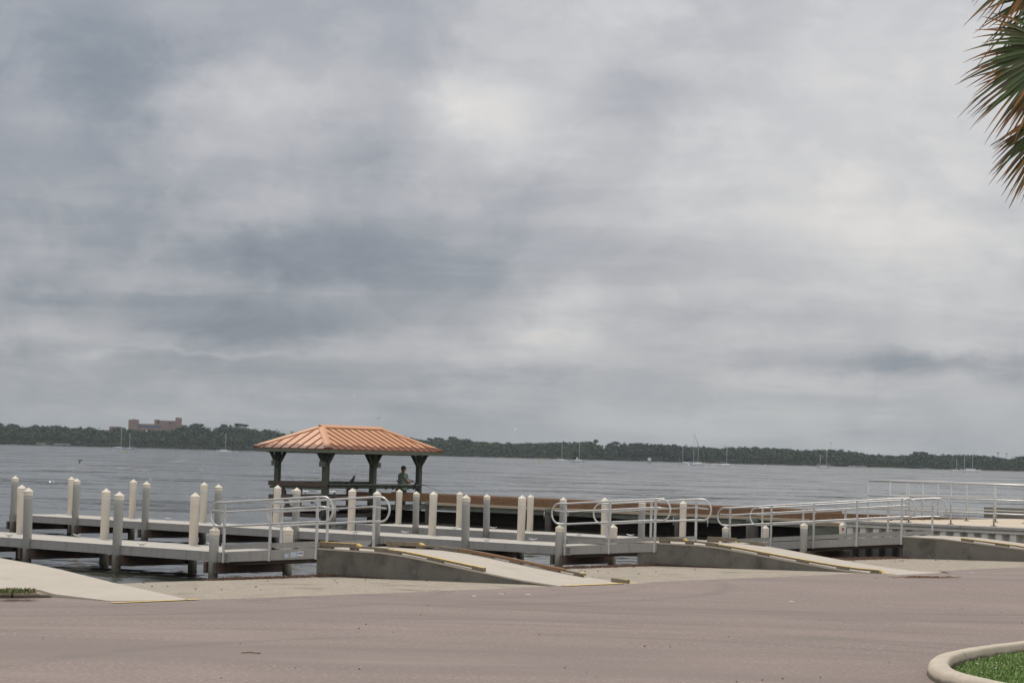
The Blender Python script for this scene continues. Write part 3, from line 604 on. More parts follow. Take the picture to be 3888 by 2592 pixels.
# ---------------------------------------------------------------- boardwalk
bw = thing('boardwalk', 'long dark timber boardwalk with an orange plank curb across the basin', 'boardwalk', stw(0, 0, 0), ROT)
BT = 71.6
sa, sb, sc, se = s_of(1352, BT), s_of(1640, BT), s_of(3070, BT), s_of(3760, BT)
nb = 11
for i in range(nb):
    a = sa + (sc - sa) * i / nb; c_ = sa + (sc - sa) * (i + 1) / nb; zt = .76 + random.uniform(-.008, .008)
    MB().box(a + .006, c_ - .006, BT - .045, BT + .045, .44, zt).build('curb_plank', 'orange', bw, bevel=.006)
MB().box(s_of(1640, BT), sc, BT - .02, BT + 2.3, .34, .43).build('deck', 'platform', bw)
MB().box(s_of(1640, BT), sc, BT + .08, BT + .16, .14, .335).build('stringer', 'stringer', bw); MB().box(s_of(1640, BT), sc, BT + 2.1, BT + 2.2, .14, .335).build('stringer', 'stringer', bw)
MB().box(s_of(1640, BT), sc + 3, BT + 2.25, BT + 2.33, -1.4, .33).build('wave_screen', 'mud', bw)
MB().box(s_of(1300, BT), s_of(1640, BT), BT + 1.8, BT + 1.88, -1.4, .02).build('wave_screen', 'mud', bw)
MB().box(sa, sc, BT + 2.2, BT + 2.29, .44, .76).build('curb_plank', 'orange', bw)
b = MB(); s7 = s_of(1290, BT)
b.add([(s, t, z) for s, lo, hi in ((s7, -.10, .10), (sb, .16, .37)) for t in (BT - .03, BT + .07) for z in (lo, hi)], [(0, 1, 3, 2), (6, 7, 5, 4), (0, 4, 5, 1), (3, 7, 6, 2), (1, 5, 7, 3), (2, 6, 4, 0)]); b.build('stringer', 'stringer', bw)
b = MB(); b.add([(s, t, z) for s, z in ((s7, .12), (sb, .40)) for t in (BT + .08, BT + 1.8)], [(0, 2, 3, 1)]); b.build('sloping_deck', 'platform', bw)
# right-hand leg to the platform
qa, qb = at(3072, 1944, .76), at(3760, 1966, .76)
def st_of(p): return p.x * ex + p.y * ey, p.x * nx + p.y * ny
A_, B_ = st_of(qa), st_of(qb)
cnt = 5
for i in range(cnt):
    p = [A_[j] + (B_[j] - A_[j]) * i / cnt for j in (0, 1)]; q = [A_[j] + (B_[j] - A_[j]) * (i + .985) / cnt for j in (0, 1)]
    MB().beam((p[0], p[1], .62), (q[0], q[1], .62), .09, .28 if i < 3 else .22).build('curb_plank', 'orange', bw, bevel=.006)
MB().prism([(A_[0] - .4, A_[1]), (B_[0], B_[1]), (B_[0], B_[1] + 2.2), (A_[0], BT + 2.3)], .30, .42).build('deck', 'platform', bw)
MB().beam((A_[0] - .3, A_[1] + .1, .1), (B_[0], B_[1] + .1, .1), .08, .38).build('stringer', 'stringer', bw)
MB().beam((A_[0] - .3, A_[1] + .7, -.5), (B_[0], B_[1] + .9, -.5), .08, 1.6).build('wave_screen', 'mud', bw)
for x, zt, r in ((1407, .50, .14), (1624, .48, .10), (2083, .42, .135), (2572, .40, .10), (2857, .40, .24), (3126, .40, .15)):
    b = MB().lathe([(r, -1.5), (r * .97, zt)], 14); b.v = [(v_[0] + s_of(x, BT - .2), v_[1] + BT - .2, v_[2]) for v_ in b.v]; p = b.build('pile', 'mud', bw)
    b = MB().lathe([(r * 1.02, zt - .22), (r * 1.0, zt + .01)], 14); b.v = [(v_[0] + s_of(x, BT - .2), v_[1] + BT - .2, v_[2]) for v_ in b.v]; b.build('pile_top', 'stringer', p)
for x in (2070, 2560, 3110, 2690):
    s = s_of(x, BT - .06); MB().tube([(s, BT - .1, .3), (s, BT - .1, .0)], .02, 6).build('bracket', 'edge', bw)

# ---------------------------------------------------------------- shelter
F0 = Vector((-.0793 * 95, 95, 0)); SHR = R(56)
sh = thing('pavilion', 'open timber shelter with an orange metal hip roof at the end of the boardwalk', 'shelter', F0, SHR)
LX, LY, OH = 6.51, 2.54, .72
X0, X1, Y0, Y1 = -OH, LX + OH, -OH, LY + OH
hw = (Y1 - Y0) / 2; ZE, ZR = 2.55, 3.486; RX0, RX1, YM = X0 + hw, X1 - hw, (Y0 + Y1) / 2
b = MB(); th = .03
def plane(vs):
    n = len(vs); b.add(list(vs) + [(q[0], q[1], q[2] - th) for q in vs], [tuple(range(n)), tuple(range(2 * n - 1, n - 1, -1))] + [(i, n + i, n + (i + 1) % n, (i + 1) % n) for i in range(n)])
plane([(X0, Y0, ZE), (X1, Y0, ZE), (RX1, YM, ZR), (RX0, YM, ZR)]); plane([(X1, Y1, ZE), (X0, Y1, ZE), (RX0, YM, ZR), (RX1, YM, ZR)])
plane([(X0, Y1, ZE), (X0, Y0, ZE), (RX0, YM, ZR)]); plane([(X1, Y0, ZE), (X1, Y1, ZE), (RX1, YM, ZR)])
def zr(x, y): return ZE + (ZR - ZE) * min(hw, x - X0, X1 - x, y - Y0, Y1 - y) / hw
rf = b.build('roof', 'roof', sh); b = MB()
sp = .46
x = X0 + .25
while x < X1 - .1:                                    # raised seams up both long slopes
    m_ = min(hw, x - X0, X1 - x)
    for y, d in ((Y0, 1), (Y1, -1)): b.beam((x, y - d * .02, ZE + .016), (x, y + d * m_, zr(x, y + d * m_) + .016), .03, .045)
    x += sp
y = Y0 + .25
while y < Y1 - .1:
    m_ = min(y - Y0, Y1 - y)
    for xx, d in ((X0, 1), (X1, -1)): b.beam((xx - d * .02, y, ZE + .016), (xx + d * m_, y, zr(xx + d * m_, y) + .016), .03, .045)
    y += sp
b.build('standing_seams', 'seam', rf)
for cx_, cy_, rx_ in ((X0, Y0, RX0), (X0, Y1, RX0), (X1, Y0, RX1), (X1, Y1, RX1)):
    sx_, sy_ = (1 if cx_ == X0 else -1), (1 if cy_ == Y0 else -1); wc = .21; u_ = .05; k_ = wc / hw
    cz = ZE + (ZR - ZE) * 0; b = MB()
    A0 = (cx_ - sx_ * .03, cy_ - sy_ * .03, ZE + u_ + .015); B0 = (rx_, YM, ZR + u_ + .015)
    for dx, dy in ((1, 0), (0, 1)):       # one leaf of the folded cap on each slope
        A1 = (cx_ + sx_ * dx * wc, cy_ + sy_ * dy * wc, ZE + u_); B1 = (rx_ + sx_ * dx * wc, YM - (0 if dx else 0) , ZR + u_) if dx else (rx_ - sx_ * wc * 1.0, YM, ZR + u_ - (ZR - ZE) * k_)
        vs_ = [A0, B0, B1, A1]; vs_ += [(q[0], q[1], q[2] - .045) for q in vs_]
        b.add(vs_, [(0, 1, 2, 3), (7, 6, 5, 4), (0, 4, 5, 1), (3, 2, 6, 7), (0, 3, 7, 4), (1, 5, 6, 2)])
    b.build('hip_cap', 'roof', rf)
b = MB()
for d_ in (-1, 1):
    vs_ = [(RX0 - .16, YM, ZR + .07), (RX1 + .16, YM, ZR + .07), (RX1 + .1, YM + d_ * .19, ZR - .03), (RX0 - .1, YM + d_ * .19, ZR - .03)]; vs_ += [(q[0], q[1], q[2] - .04) for q in vs_]
    b.add(vs_, [(0, 1, 2, 3), (7, 6, 5, 4), (0, 4, 5, 1), (3, 2, 6, 7), (0, 3, 7, 4), (1, 5, 6, 2)])
b.build('ridge_cap', 'roof', rf)
b = MB()
for p, q in (((X0 + .03, Y0 + .03), (X1 - .03, Y0 + .03)), ((X1 - .03, Y0 + .03), (X1 - .03, Y1 - .03)), ((X1 - .03, Y1 - .03), (X0 + .03, Y1 - .03)), ((X0 + .03, Y1 - .03), (X0 + .03, Y0 + .03))):
    b.beam((*p, 2.445), (*q, 2.445), .045, .14)
b.build('fascia', 'fascia_green', sh)
b = MB()
for y in (0, LY): b.beam((X0 + .05, y, 2.42), (X1 - .05, y, 2.42), .1, .16)
for x in (0, LX / 2, LX): b.beam((x, Y0 + .06, 2.44), (x, Y1 - .06, 2.44), .08, .14)
for x in np.arange(X0 + .4, X1, .6): b.beam((x, Y0 + .05, 2.50), (x, YM, zr(x, YM) - .08), .04, .09); b.beam((x, Y1 - .05, 2.50), (x, YM, zr(x, YM) - .08), .04, .09)
b.build('roof_framing', 'green', sh)
for x in (0, LX / 2, LX):
    for y in (0, LY):
        p = MB().box(x - .105, x + .105, y - .105, y + .105, -1.5, 2.36).build('post', 'green', sh, bevel=.012)
        for dx, dy in ((1, 0), (-1, 0), (0, 1), (0, -1)):
            if dy and (y + dy > LY + .5 or y + dy < -.5): pass
            MB().beam((x + dx * .06, y + dy * .06, 1.84), (x + dx * .40, y + dy * .40, 2.36), .08, .09).build('knee_brace', 'green', p)
for x, y in ((-.21, 0), (-.21, LY), (LX / 2 - .21, LY), (LX / 2 + .02, -.21)):
    MB().box(x - .10, x + .10, y - .10, y + .10, 1.80, 2.02).build('bearing_block', 'fascia_green', sh, bevel=.01)
MB().box(-.15, LX + .3, -.18, LY + .18, .04, .12).build('floor', 'brown', sh)
b = MB()
for y in (-.16, .16, LY - .16, LY + .16): b.box(-.2, LX + .3, y - .04, y + .04, -.28, -.12)
for x in (-.16, .16): b.box(x - .04, x + .04, -.2, LY + .2, -.30, -.14)
b.build('cross_beam', 'mud', sh)
def srail(p, q, z0, z1, m, nm='rail_board', w_=.05): MB().beam((*p, (z0 + z1) / 2), (*q, (z0 + z1) / 2), w_, z1 - z0).build(nm, m, sh, bevel=.006)
srail((-.14, LY + .35), (-.14, -.22), .97, 1.17, 'brown'); sh.children[-1]['label'] = 'brown board on the near end'
srail((-.10, LY + .3), (-.10, -.1), .86, .96, 'green')
srail((.1, -.13), (LX - .05, -.13), .92, 1.06, 'green'); srail((0, -.16), (LX + .1, -.16), 1.065, 1.11, 'stringer', 'rail_cap', .24)
srail((.1, LY + .13), (LX + .1, LY + .13), .86, 1.12, 'green'); srail((0, LY + .13), (LX, LY + .13), 1.125, 1.16, 'green', 'rail_cap', .2)
srail((-.16, LY + .3), (-.16, -.2), .40, .60, 'brown'); srail((-.1, -.18), (LX, -.18), .42, .62, 'brown'); srail((-.1, LY + .18), (LX, LY + .18), .42, .60, 'brown')
for x in (1.9, 3.9, 4.4, 4.9, 5.4, 5.9): MB().beam((x, -.17, .90), (x, -.34, 1.05), .05, .07).build('bracket', 'green', sh)
for x in (1.6, 4.9): MB().box(x - .07, x + .07, -.12, -.02, .1, 1.06).build('rail_post', 'green', sh); MB().box(x - .07, x + .07, LY + .02, LY + .12, .1, 1.12).build('rail_post', 'green', sh)
MB().beam((-.1, LY - .75, .0), (-.1, LY - .35, .95), .12, .16).build('diagonal_brace', 'mud', sh)

# hooded mooring pile beside the shelter
p = at(1268, 1935, .05); p = atd(1268, 1935, 94.4)
hp = thing('mooring_pile', 'grey pile with a dark domed hood just right of the front shelter post', 'pile', (p.x, p.y, 0))
MB().lathe([(.09, -1.5), (.09, .50)], 14).build('shaft', 'pile_g', hp); MB().lathe([(.10, .46), (.10, .60), (.085, .68), (.04, .74), (.01, .77)], 14).build('hood', 'dark', hp)

# ---------------------------------------------------------------- fishing rods
def rod(name, label, p, q, reel_at, line_to=None):
    o = thing(name, label, 'fishing rod', p)
    P, Q = Vector((0, 0, 0)), Vector(q) - Vector(p)
    MB().tube([P, P.lerp(Q, .5), Q], [.011, .008, .003], 6).build('blank', 'dark', o)
    MB().tube([P, P.lerp(Q, .14)], .017, 8).build('grip', 'brown', o)
    c = P.lerp(Q, reel_at) + Vector((0, 0, -.09)); r = MB(); r.tube([c + Vector((-.045, 0, 0)), c + Vector((.045, 0, .0))], .04, 10); r.tube([c, c + Vector((0, 0, .09))], .009, 6); r.tube([c + Vector((-.02, 0, 0)), c + Vector((.05, 0, -.09))], .007, 6); r.build('reel', 'dark', o)
    if line_to is not None: MB().tube([Q, Vector(line_to) - Vector(p)], .0035, 4).build('line', 'dark', o)
    return o
rod('fishing_rod', 'fishing rod leaning over the rail at the left end of the shelter', atd(1208, 1925, 94.6), atd(1060, 1765, 95.6), .16, at(1052, 1752, 2.3) if False else None)

# ---------------------------------------------------------------- the angler
def skin_obj(name, m, parent, verts, edges, radii, sub=2, root=0):
    me = bpy.data.meshes.new(name); me.from_pydata(verts, edges, []); me.materials.append(K[m])
    o = bpy.data.objects.new(name, me); C.objects.link(o); o.parent = parent
    sk = o.modifiers.new('Skin', 'SKIN'); sk.use_smooth_shade = True
    if not me.skin_vertices: return o
    for i, r in enumerate(radii):
        d = me.skin_vertices[0].data[i]; d.radius = r if isinstance(r, tuple) else (r, r); d.use_root = (i == root)
    sb_ = o.modifiers.new('Sub', 'SUBSURF'); sb_.levels = sub; sb_.render_levels = sub
    return o
MP = atd(1530, 1800, 99.4); MP.z = .12
# faces right and away from the camera; local +X is where he faces
man = thing('person', 'person in a pale green short sleeved shirt and dark cap fishing from the shelter', 'person', MP, R(38))
H = {}
V_ = [(0, 0, .92), (0, 0, 1.08), (.0, 0, 1.26), (-.01, 0, 1.40), (.0, 0, 1.475), (.015, 0, 1.55), (.025, 0, 1.63), (.02, 0, 1.70),          # 0-7 spine to crown
      (-.005, .16, 1.405), (-.03, .235, 1.16), (.19, .20, 1.06), (.30, .12, 1.10),                                                        # 8-11 left arm
      (-.005, -.16, 1.405), (-.03, -.235, 1.16), (.19, -.22, 1.06), (.36, -.14, 1.11),                                                       # 12-15 right arm
      (0, .10, .86), (.02, .11, .48), (-.02, .12, .08), (.12, .14, .035), (0, -.10, .86), (.03, -.11, .48), (-.01, -.12, .08), (.13, -.14, .035)]
E_ = [(0, 1), (1, 2), (2, 3), (3, 4), (4, 5), (5, 6), (6, 7), (3, 8), (8, 9), (9, 10), (10, 11), (3, 12), (12, 13), (13, 14), (14, 15), (0, 16), (16, 17), (17, 18), (18, 19), (0, 20), (20, 21), (21, 22), (22, 23)]
Rd = [(.14, .17), (.13, .155), (.135, .175), (.10, .15), (.07, .07), (.085, .08), (.115, .098), (.085, .075), .08, .065, .055, .038, .08, .065, .055, .038, .095, .062, .045, .035, .095, .062, .045, .035]
body = skin_obj('body', 'skin', man, V_, E_, Rd)
# five fingers each, closed round the rod grip
for hx, hy, hz, sgn in ((.30, .12, 1.10, 1), (.36, -.14, 1.11, -1)):
    vs = [(hx, hy, hz), (hx + .06, hy - sgn * .02, hz + .005)]; es = [(0, 1)]; rd = [.028, .034]
    for k in range(4):
        fy = (k - 1.5) * .019; l = (.030, .036, .034, .026)[k]; i = len(vs)
        vs += [(hx + .085, hy - sgn * .02 + fy, hz + .018), (hx + .085 + l, hy - sgn * .02 + fy, hz + .002), (hx + .078 + l * .6, hy - sgn * .02 + fy, hz - .030)]
        es += [(1, i), (i, i + 1), (i + 1, i + 2)]; rd += [.0095, .0085, .0075]
    i = len(vs); vs += [(hx + .055, hy - sgn * .055, hz - .005), (hx + .085, hy - sgn * .05, hz - .028)]; es += [(1, i), (i, i + 1)]; rd += [.0105, .009]
    skin_obj('hand', 'skin', body, vs, es, rd, 1)
# shirt, trousers, cap, face details
skin_obj('shirt', 'shirt', man, [(0, 0, .96), (0, 0, 1.10), (.0, 0, 1.27), (-.01, 0, 1.395), (-.005, 0, 1.455), (-.008, .165, 1.40), (-.03, .235, 1.20), (-.008, -.165, 1.40), (-.03, -.235, 1.20), (0, 0, .90)],
         [(0, 1), (1, 2), (2, 3), (3, 4), (3, 5), (5, 6), (3, 7), (7, 8), (0, 9)], [(.19, .225), (.19, .225), (.19, .24), (.14, .21), (.08, .09), .115, .10, .115, .10, (.19, .225)])
skin_obj('trousers', 'trousers', man, [(0, 0, .94), (0, .10, .84), (.02, .11, .48), (-.02, .12, .10), (0, -.10, .84), (.03, -.11, .48), (-.01, -.12, .10)],
         [(0, 1), (1, 2), (2, 3), (0, 4), (4, 5), (5, 6)], [(.17, .20), .13, .095, .08, .13, .095, .08])
b = MB(); b.lathe([(.108, 1.655), (.112, 1.69), (.102, 1.74), (.065, 1.778), (.01, 1.79)], 16, (.02, 0, 0))
b.add([(.06, -.08, 1.672), (.12, -.075, 1.665), (.185, -.04, 1.650), (.195, 0, 1.648), (.185, .04, 1.650), (.12, .075, 1.665), (.06, .08, 1.672)] + [(.06, -.08, 1.66), (.12, -.075, 1.653), (.185, -.04, 1.638), (.195, 0, 1.636), (.185, .04, 1.638), (.12, .075, 1.653), (.06, .08, 1.66)],
      [(0, 1, 2, 3, 4, 5, 6), (13, 12, 11, 10, 9, 8, 7)] + [(i, 7 + i, 8 + i, i + 1) for i in range(6)], True)
b.build('cap', 'dark', man)
b = MB()
b.tube([(.11, 0, 1.645), (.128, 0, 1.612), (.11, 0, 1.60)], [.010, .015, .010], 6)
for s_y in (-1, 1): b.tube([(.02, s_y * .085, 1.645), (.015, s_y * .095, 1.62), (.02, s_y * .085, 1.60)], [.012, .016, .010], 6)
b.build('nose_and_ears', 'skin', body)
b = MB()
for s_y in (-1, 1): b.box(.105, .113, s_y * .032 - .012, s_y * .032 + .012, 1.637, 1.645)
b.box(.105, .112, -.022, .022, 1.572, 1.578); b.build('eyes_and_mouth', 'dark', body)
b = MB().lathe([(.09, 1.60), (.098, 1.63), (.1, 1.66)], 14, (.005, 0, 0)); b.v = [(min(v_[0], .04), v_[1] * .9, v_[2]) for v_ in b.v]; b.build('hair', 'dark', man)
for s_y in (-1, 1): MB().box(-.08, .20, s_y * .13 - .05, s_y * .13 + .05, 0, .09).build('shoe', 'dark', man, bevel=.02)
c38, s38 = math.cos(R(38)), math.sin(R(38))
def ml(x, y, z): return Vector((MP.x + x * c38 - y * s38, MP.y + x * s38 + y * c38, MP.z + z))
rod('fishing_rod', 'fishing rod held by the person in the shelter, pointing down to the right', ml(.18, -.13, 1.22), ml(2.3, -.35, .55), .17, at(1700, 1885, 1.3))

# ---------------------------------------------------------------- birds
def bird(name, label, loc, rz, sc, flying):
    o = thing(name, label, 'bird', loc, rz); o.scale = (sc, sc, sc)
    if flying:
        MB().tube([(-.42, 0, .03), (-.25, 0, .02), (0, 0, 0), (.25, 0, .02), (.36, 0, .06), (.47, 0, .05), (.62, 0, -.01)], [.012, .06, .10, .08, .045, .055, .008], 10).build('body', 'feather', o)
        for sg_ in (-1, 1):
            b = MB(); b.add([(.15, sg_ * .06, .04), (-.16, sg_ * .06, .03), (-.10, sg_ * .42, -.20), (.12, sg_ * .38, -.16), (-.16, sg_ * .70, -.52), (-.02, sg_ * .74, -.55),
                             (.15, sg_ * .06, .025), (-.16, sg_ * .06, .015), (-.10, sg_ * .42, -.215), (.12, sg_ * .38, -.175), (-.16, sg_ * .70, -.53), (-.02, sg_ * .74, -.56)],
                            [(0, 1, 2, 3), (3, 2, 4, 5), (9, 8, 7, 6), (11, 10, 8, 9), (1, 7, 8, 2), (2, 8, 10, 4), (0, 3, 9, 6), (3, 5, 11, 9), (4, 10, 11, 5)]); b.build('wing', 'feather', o)
        MB().tube([(-.3, 0, .075), (0, 0, .085), (.2, 0, .08)], [.02, .045, .02], 8).build('back', 'palefeather', o)
    else:
        MB().tube([(-.20, 0, -.06), (-.10, 0, .05), (-.01, 0, .15), (.05, 0, .25), (.07, 0, .33)], [.02, .07, .095, .075, .045], 10).build('body', 'feather', o)
        MB().tube([(.04, 0, .35), (.09, 0, .37), (.17, 0, .35)], [.035, .045, .006], 8).build('head', 'feather', o)
        for y in (-.03, .03): MB().tube([(0, y, .12), (0, y, 0)], .008, 5).build('leg', 'dark', o)
    return o
bird('flying_bird', 'large dark bird with a pale back flying low over the water at the left', atd(303, 1747, 190), R(8), .46 * 1.0, True)
bp_ = F0 + Vector((math.cos(SHR) * 1.62 + math.sin(SHR) * .16, math.sin(SHR) * 1.62 - math.cos(SHR) * .16, 1.11))
bird('perched_bird', 'small dark bird perched on the shelter rail', bp_, R(10), .85, False)
for x, y, d, sc, lab in ((1987 * 0 + 1956, 1627, 700, .8, 'tiny white gull flying in the sky right of the shelter roof'), (354 * 1.6531 * 0 + 1345, 1507 * 0 + 1504, 600, .45, 'tiny white gull high above the shelter roof'), (354 * 1.57, 1634, 900, .8, 'white gull in front of the far woods below the pink building')):
    g = bird('gull', lab, atd(x, y, d), R(random.uniform(-20, 20)), sc, True)
    for c_ in g.children:
        c_.data = c_.data.copy(); c_.data.materials[0] = K['white']
# ---------------------------------------------------------------- boats
def sailboat(label, x0, x1, ywl, masts, hull='white', cover=None, deckm='white', flip=False, house=False, flag=None, jib=False, dinghy=False):
    hor = 1676 + .0265 * (x0 + x1) / 2
    d = (EYE - WZ) * FP / max(ywl - hor, 9.5); p = atd((x0 + x1) / 2, ywl, d); L_ = (x1 - x0) / FP * d
    o = thing('sailboat', label, 'sailboat', (p.x, p.y, WZ), R(random.uniform(-8, 8)), 'sailboats anchored in the bay')
    n = 14; b = MB(); vs = []; sg_ = -1 if flip else 1; fb = L_ * .085; bw_ = L_ * .145
    for i in range(n + 1):
        q = i / n; x = (-.5 + q) * L_; wdt = bw_ * (math.sin(math.pi * min(1, .22 + q * .78)) ** .7 if q < 1 else 0) + .02; sheer = fb * (1 + .35 * (2 * q - .9) ** 2)
        xs = x + .0; vs += [(sg_ * (x), -wdt, sheer), (sg_ * (x * (.93 if q > .5 else .97)), -wdt * .93, .10), (sg_ * x * .86, 0, -.35), (sg_ * (x * (.93 if q > .5 else .97)), wdt * .93, .10), (sg_ * x, wdt, sheer)]
    fs = []
    for i in range(n):
        for k in range(4): a = i * 5 + k; fs.append((a, a + 5, a + 6, a + 1) if not flip else (a, a + 1, a + 6, a + 5))
        fs.append((i * 5, i * 5 + 4, i * 5 + 9, i * 5 + 5))
    fs.append((0, 1, 2, 3, 4)); b.add(vs, fs, False); b.build('hull', hull, o)
    cb = MB(); cb.prism([(sg_ * x * L_, y * bw_) for x, y in ((-.22, -.55), (.22, -.42), (.22, .42), (-.22, .55))][::sg_], fb * .95, fb + .42 * L_ / 9); cb.build('cabin', deckm, o, bevel=.06)
    if house:
        MB().box(-.32 * L_, -.02 * L_, -.5 * bw_, .5 * bw_, fb + .3, fb + 2.0).build('pilothouse', 'dark', o)
        MB().box(-.34 * L_, .0, -.6 * bw_, .6 * bw_, fb + 2.0, fb + 2.15).build('hard_top', 'dark', o); MB().box(-.10 * L_, -.03 * L_, -.52 * bw_, .52 * bw_, fb + .4, fb + 1.9).build('window_frame', 'white', o)
    for i, (mx_, my) in enumerate(masts):
        m0 = atd(mx_, my, d); lx = m0.x - p.x; top = m0.z - WZ
        MB().tube([(lx, 0, fb * .8), (lx, 0, top * .6), (lx, 0, top)], [.15, .14, .10], 6).build('mast', 'spar', o)
        bd_ = -sg_ * L_ * (.36 if i == len(masts) - 1 or len(masts) == 1 else .25)
        MB().tube([(lx, 0, fb + 1.35), (lx + bd_, 0, fb + 1.25)], .08, 6).build('boom', 'mast', o)
        if cover: MB().tube([(lx, 0, fb + 1.55), (lx + bd_ * .5, 0, fb + 1.45), (lx + bd_ * .95, 0, fb + 1.38)], [.26, .20, .12], 8).build('sail_cover', cover, o)
        r = MB(); r.tube([(lx, 0, top), (sg_ * L_ * .5, 0, fb * 1.2)], .02, 4); r.tube([(lx, 0, top), (-sg_ * L_ * .49, 0, fb)], .018, 4)
        r.tube([(lx - .5, 0, top * .6), (lx + .5, 0, top * .6)], .05, 5); r.build('rigging', 'mast', o)
        if jib and top == max(atd(a, b_, d).z - WZ for a, b_ in masts): MB().tube([(lx + sg_ * .2, 0, top * .97), (lx + (sg_ * L_ * .5 - lx) * .5, 0, top * .5), (sg_ * L_ * .5, 0, fb + .5)], [.05, .13, .18], 6).build('furled_sail', 'dark', o)
    rl = MB()
    for s_y in (-1, 1): rl.tube([(-L_ * .45, s_y * bw_ * .8, fb + .6), (L_ * .45, s_y * bw_ * .35, fb + .7)], .018, 4)
    rl.tube([(sg_ * L_ * .45, -bw_ * .3, fb + .7), (sg_ * L_ * .5, 0, fb + .75), (sg_ * L_ * .45, bw_ * .3, fb + .7)], .03, 4); rl.build('lifelines', 'mast', o)
    if flag:
        fx = masts[0][0]; f0 = atd(flag[0], flag[1], d); MB().box(f0.x - p.x - .9, f0.x - p.x + .9, -.02, .02, f0.z - WZ - .35, f0.z - WZ + .35).build('flag', flag[2], o)
    if dinghy: MB().tube([(-sg_ * L_ * .5, -.3, .3), (-sg_ * L_ * .56, -.3, 1.2)], [.5, .3], 8).build('dinghy', 'white', o)
    return o
sailboat('small red hulled sailboat, the farthest left of the anchored boats', 19, 53, 1686.5, [(39, 1637)], 'hullred', flip=True)
sailboat('white sailboat with a blue sail cover and an orange flag, below the pink building', 428, 473, 1702, [(462, 1622)], 'hullgrey', 'canvas', flip=False, flag=(458, 1666, 'straw'))
sailboat('pale blue hulled sailboat overlapping the one with the orange flag', 467, 511, 1705, [(494, 1644)], 'hullblue', flip=True)
sailboat('sailboat with a red and white flag, alone left of the shelter', 823, 878, 1715, [(858, 1645)], 'white', 'canvas', flag=(852, 1677, 'salmon'))
sailboat('low grey sailboat seen under the left half of the shelter roof', 1158, 1207, 1722.5, [(1180, 1650)], 'hullgrey')
sailboat('low white sailboat seen between the middle shelter posts', 1343, 1402, 1729.5, [(1370, 1655)], 'white')
sailboat('white sailboat left of the one with the dark pilothouse', 2100, 2157, 1750, [(2135, 1665)], 'white', 'dark')
sailboat('white sailboat with a dark pilothouse on its stern', 2162, 2226, 1753, [(2201, 1662)], 'hullgrey', house=True)
sailboat('grey sailboat left of and behind the tallest masted boat', 2577, 2636, 1762, [(2594, 1681)], 'hullgrey', 'dark')
sailboat('sailboat hidden behind the tallest masted boat', 2628, 2676, 1761, [(2652, 1669)], 'white', 'canvas')
sailboat('sailboat with the tallest mast and a dark furled foresail', 2613, 2673, 1765.5, [(2636, 1642)], 'hullgrey', 'canvas', jib=True, dinghy=True)
sailboat('white sailboat with a blue sail cover, alone right of the tallest masted boat', 2720, 2788, 1769.5, [(2761, 1672)], 'white', 'canvas', dinghy=True)
sailboat('two masted blue grey sailboat above the long gangway', 3100, 3152, 1776, [(3115, 1725), (3140, 1705)], 'hullgrey', jib=False)
sailboat('small white sailboat left of the big two masted white boat', 3606, 3648, 1789, [(3633, 1742)], 'white')
sailboat('big two masted white sailboat with dark sail covers at the right', 3646, 3726, 1790.5, [(3663, 1715), (3694, 1694)], 'white', 'dark')

# markers and buoys
def marker():
    d = (EYE - WZ) * FP / 20; p = atd(2465.5, 1761, d); o = thing('channel_marker', 'square white board on two dark piles standing in the water', 'channel marker', (p.x, p.y, WZ), R(10))
    for x in (-.55, .55): MB().tube([(x, 0, -1.), (x, 0, 2.3)], .13, 8).build('pile', 'dark', o)
    MB().box(-.95, .95, -.06, .06, 1.75, 3.45).build('board', 'white', o); MB().box(-.42, .42, -.10, -.065, 2.2, 3.0).build('inner_square', 'hullgrey', o)
marker()
for x, yb, yt, lab in ((478, 1719, 1711, 'yellow stick buoy below the pale blue boat'), (2047, 1757, 1750, 'yellow stick buoy left of the two white sailboats'), (2578, 1769, 1761, 'yellow stick buoy under the grey boat left of the tallest mast'), (3304, 1786, 1779, 'yellow stick buoy alone at the right'), (132, 1695, 1689, 'yellow stick buoy near the left edge')):
    hor = 1676 + .0265 * x; d = (EYE - WZ) * FP / (yb - hor); p = atd(x, yb, d); h = (yb - yt) / FP * d
    o = thing('buoy', lab, 'buoy', (p.x, p.y, WZ), 0, 'yellow stick buoys'); MB().lathe([(.16, -.3), (.16, h * .8), (.08, h)], 8).build('pole', 'yellowbuoy', o); MB().lathe([(.3, -.2), (.42, .05), (.3, .3)], 8).build('float', 'yellowbuoy', o)
for x, y, lab in ((2680, 1763.5, 'white mooring ball nearest the tallest masted boat'), (2704, 1765.5, 'white mooring ball between two lone boats'), (2615, 1768.5, 'white mooring ball by the dinghy'), (2905, 1769, 'white mooring ball in open water left of the two masted blue boat')):
    hor = 1676 + .0265 * x; d = (EYE - WZ) * FP / (y - hor); p = atd(x, y, d); b = MB().lathe([(.2, -.2), (.5, .1), (.55, .35), (.4, .7), (.1, .85)], 10).build('mooring_ball', 'white'); b.location = (p.x, p.y, WZ); tag(b, lab, 'buoy', 'white mooring balls')

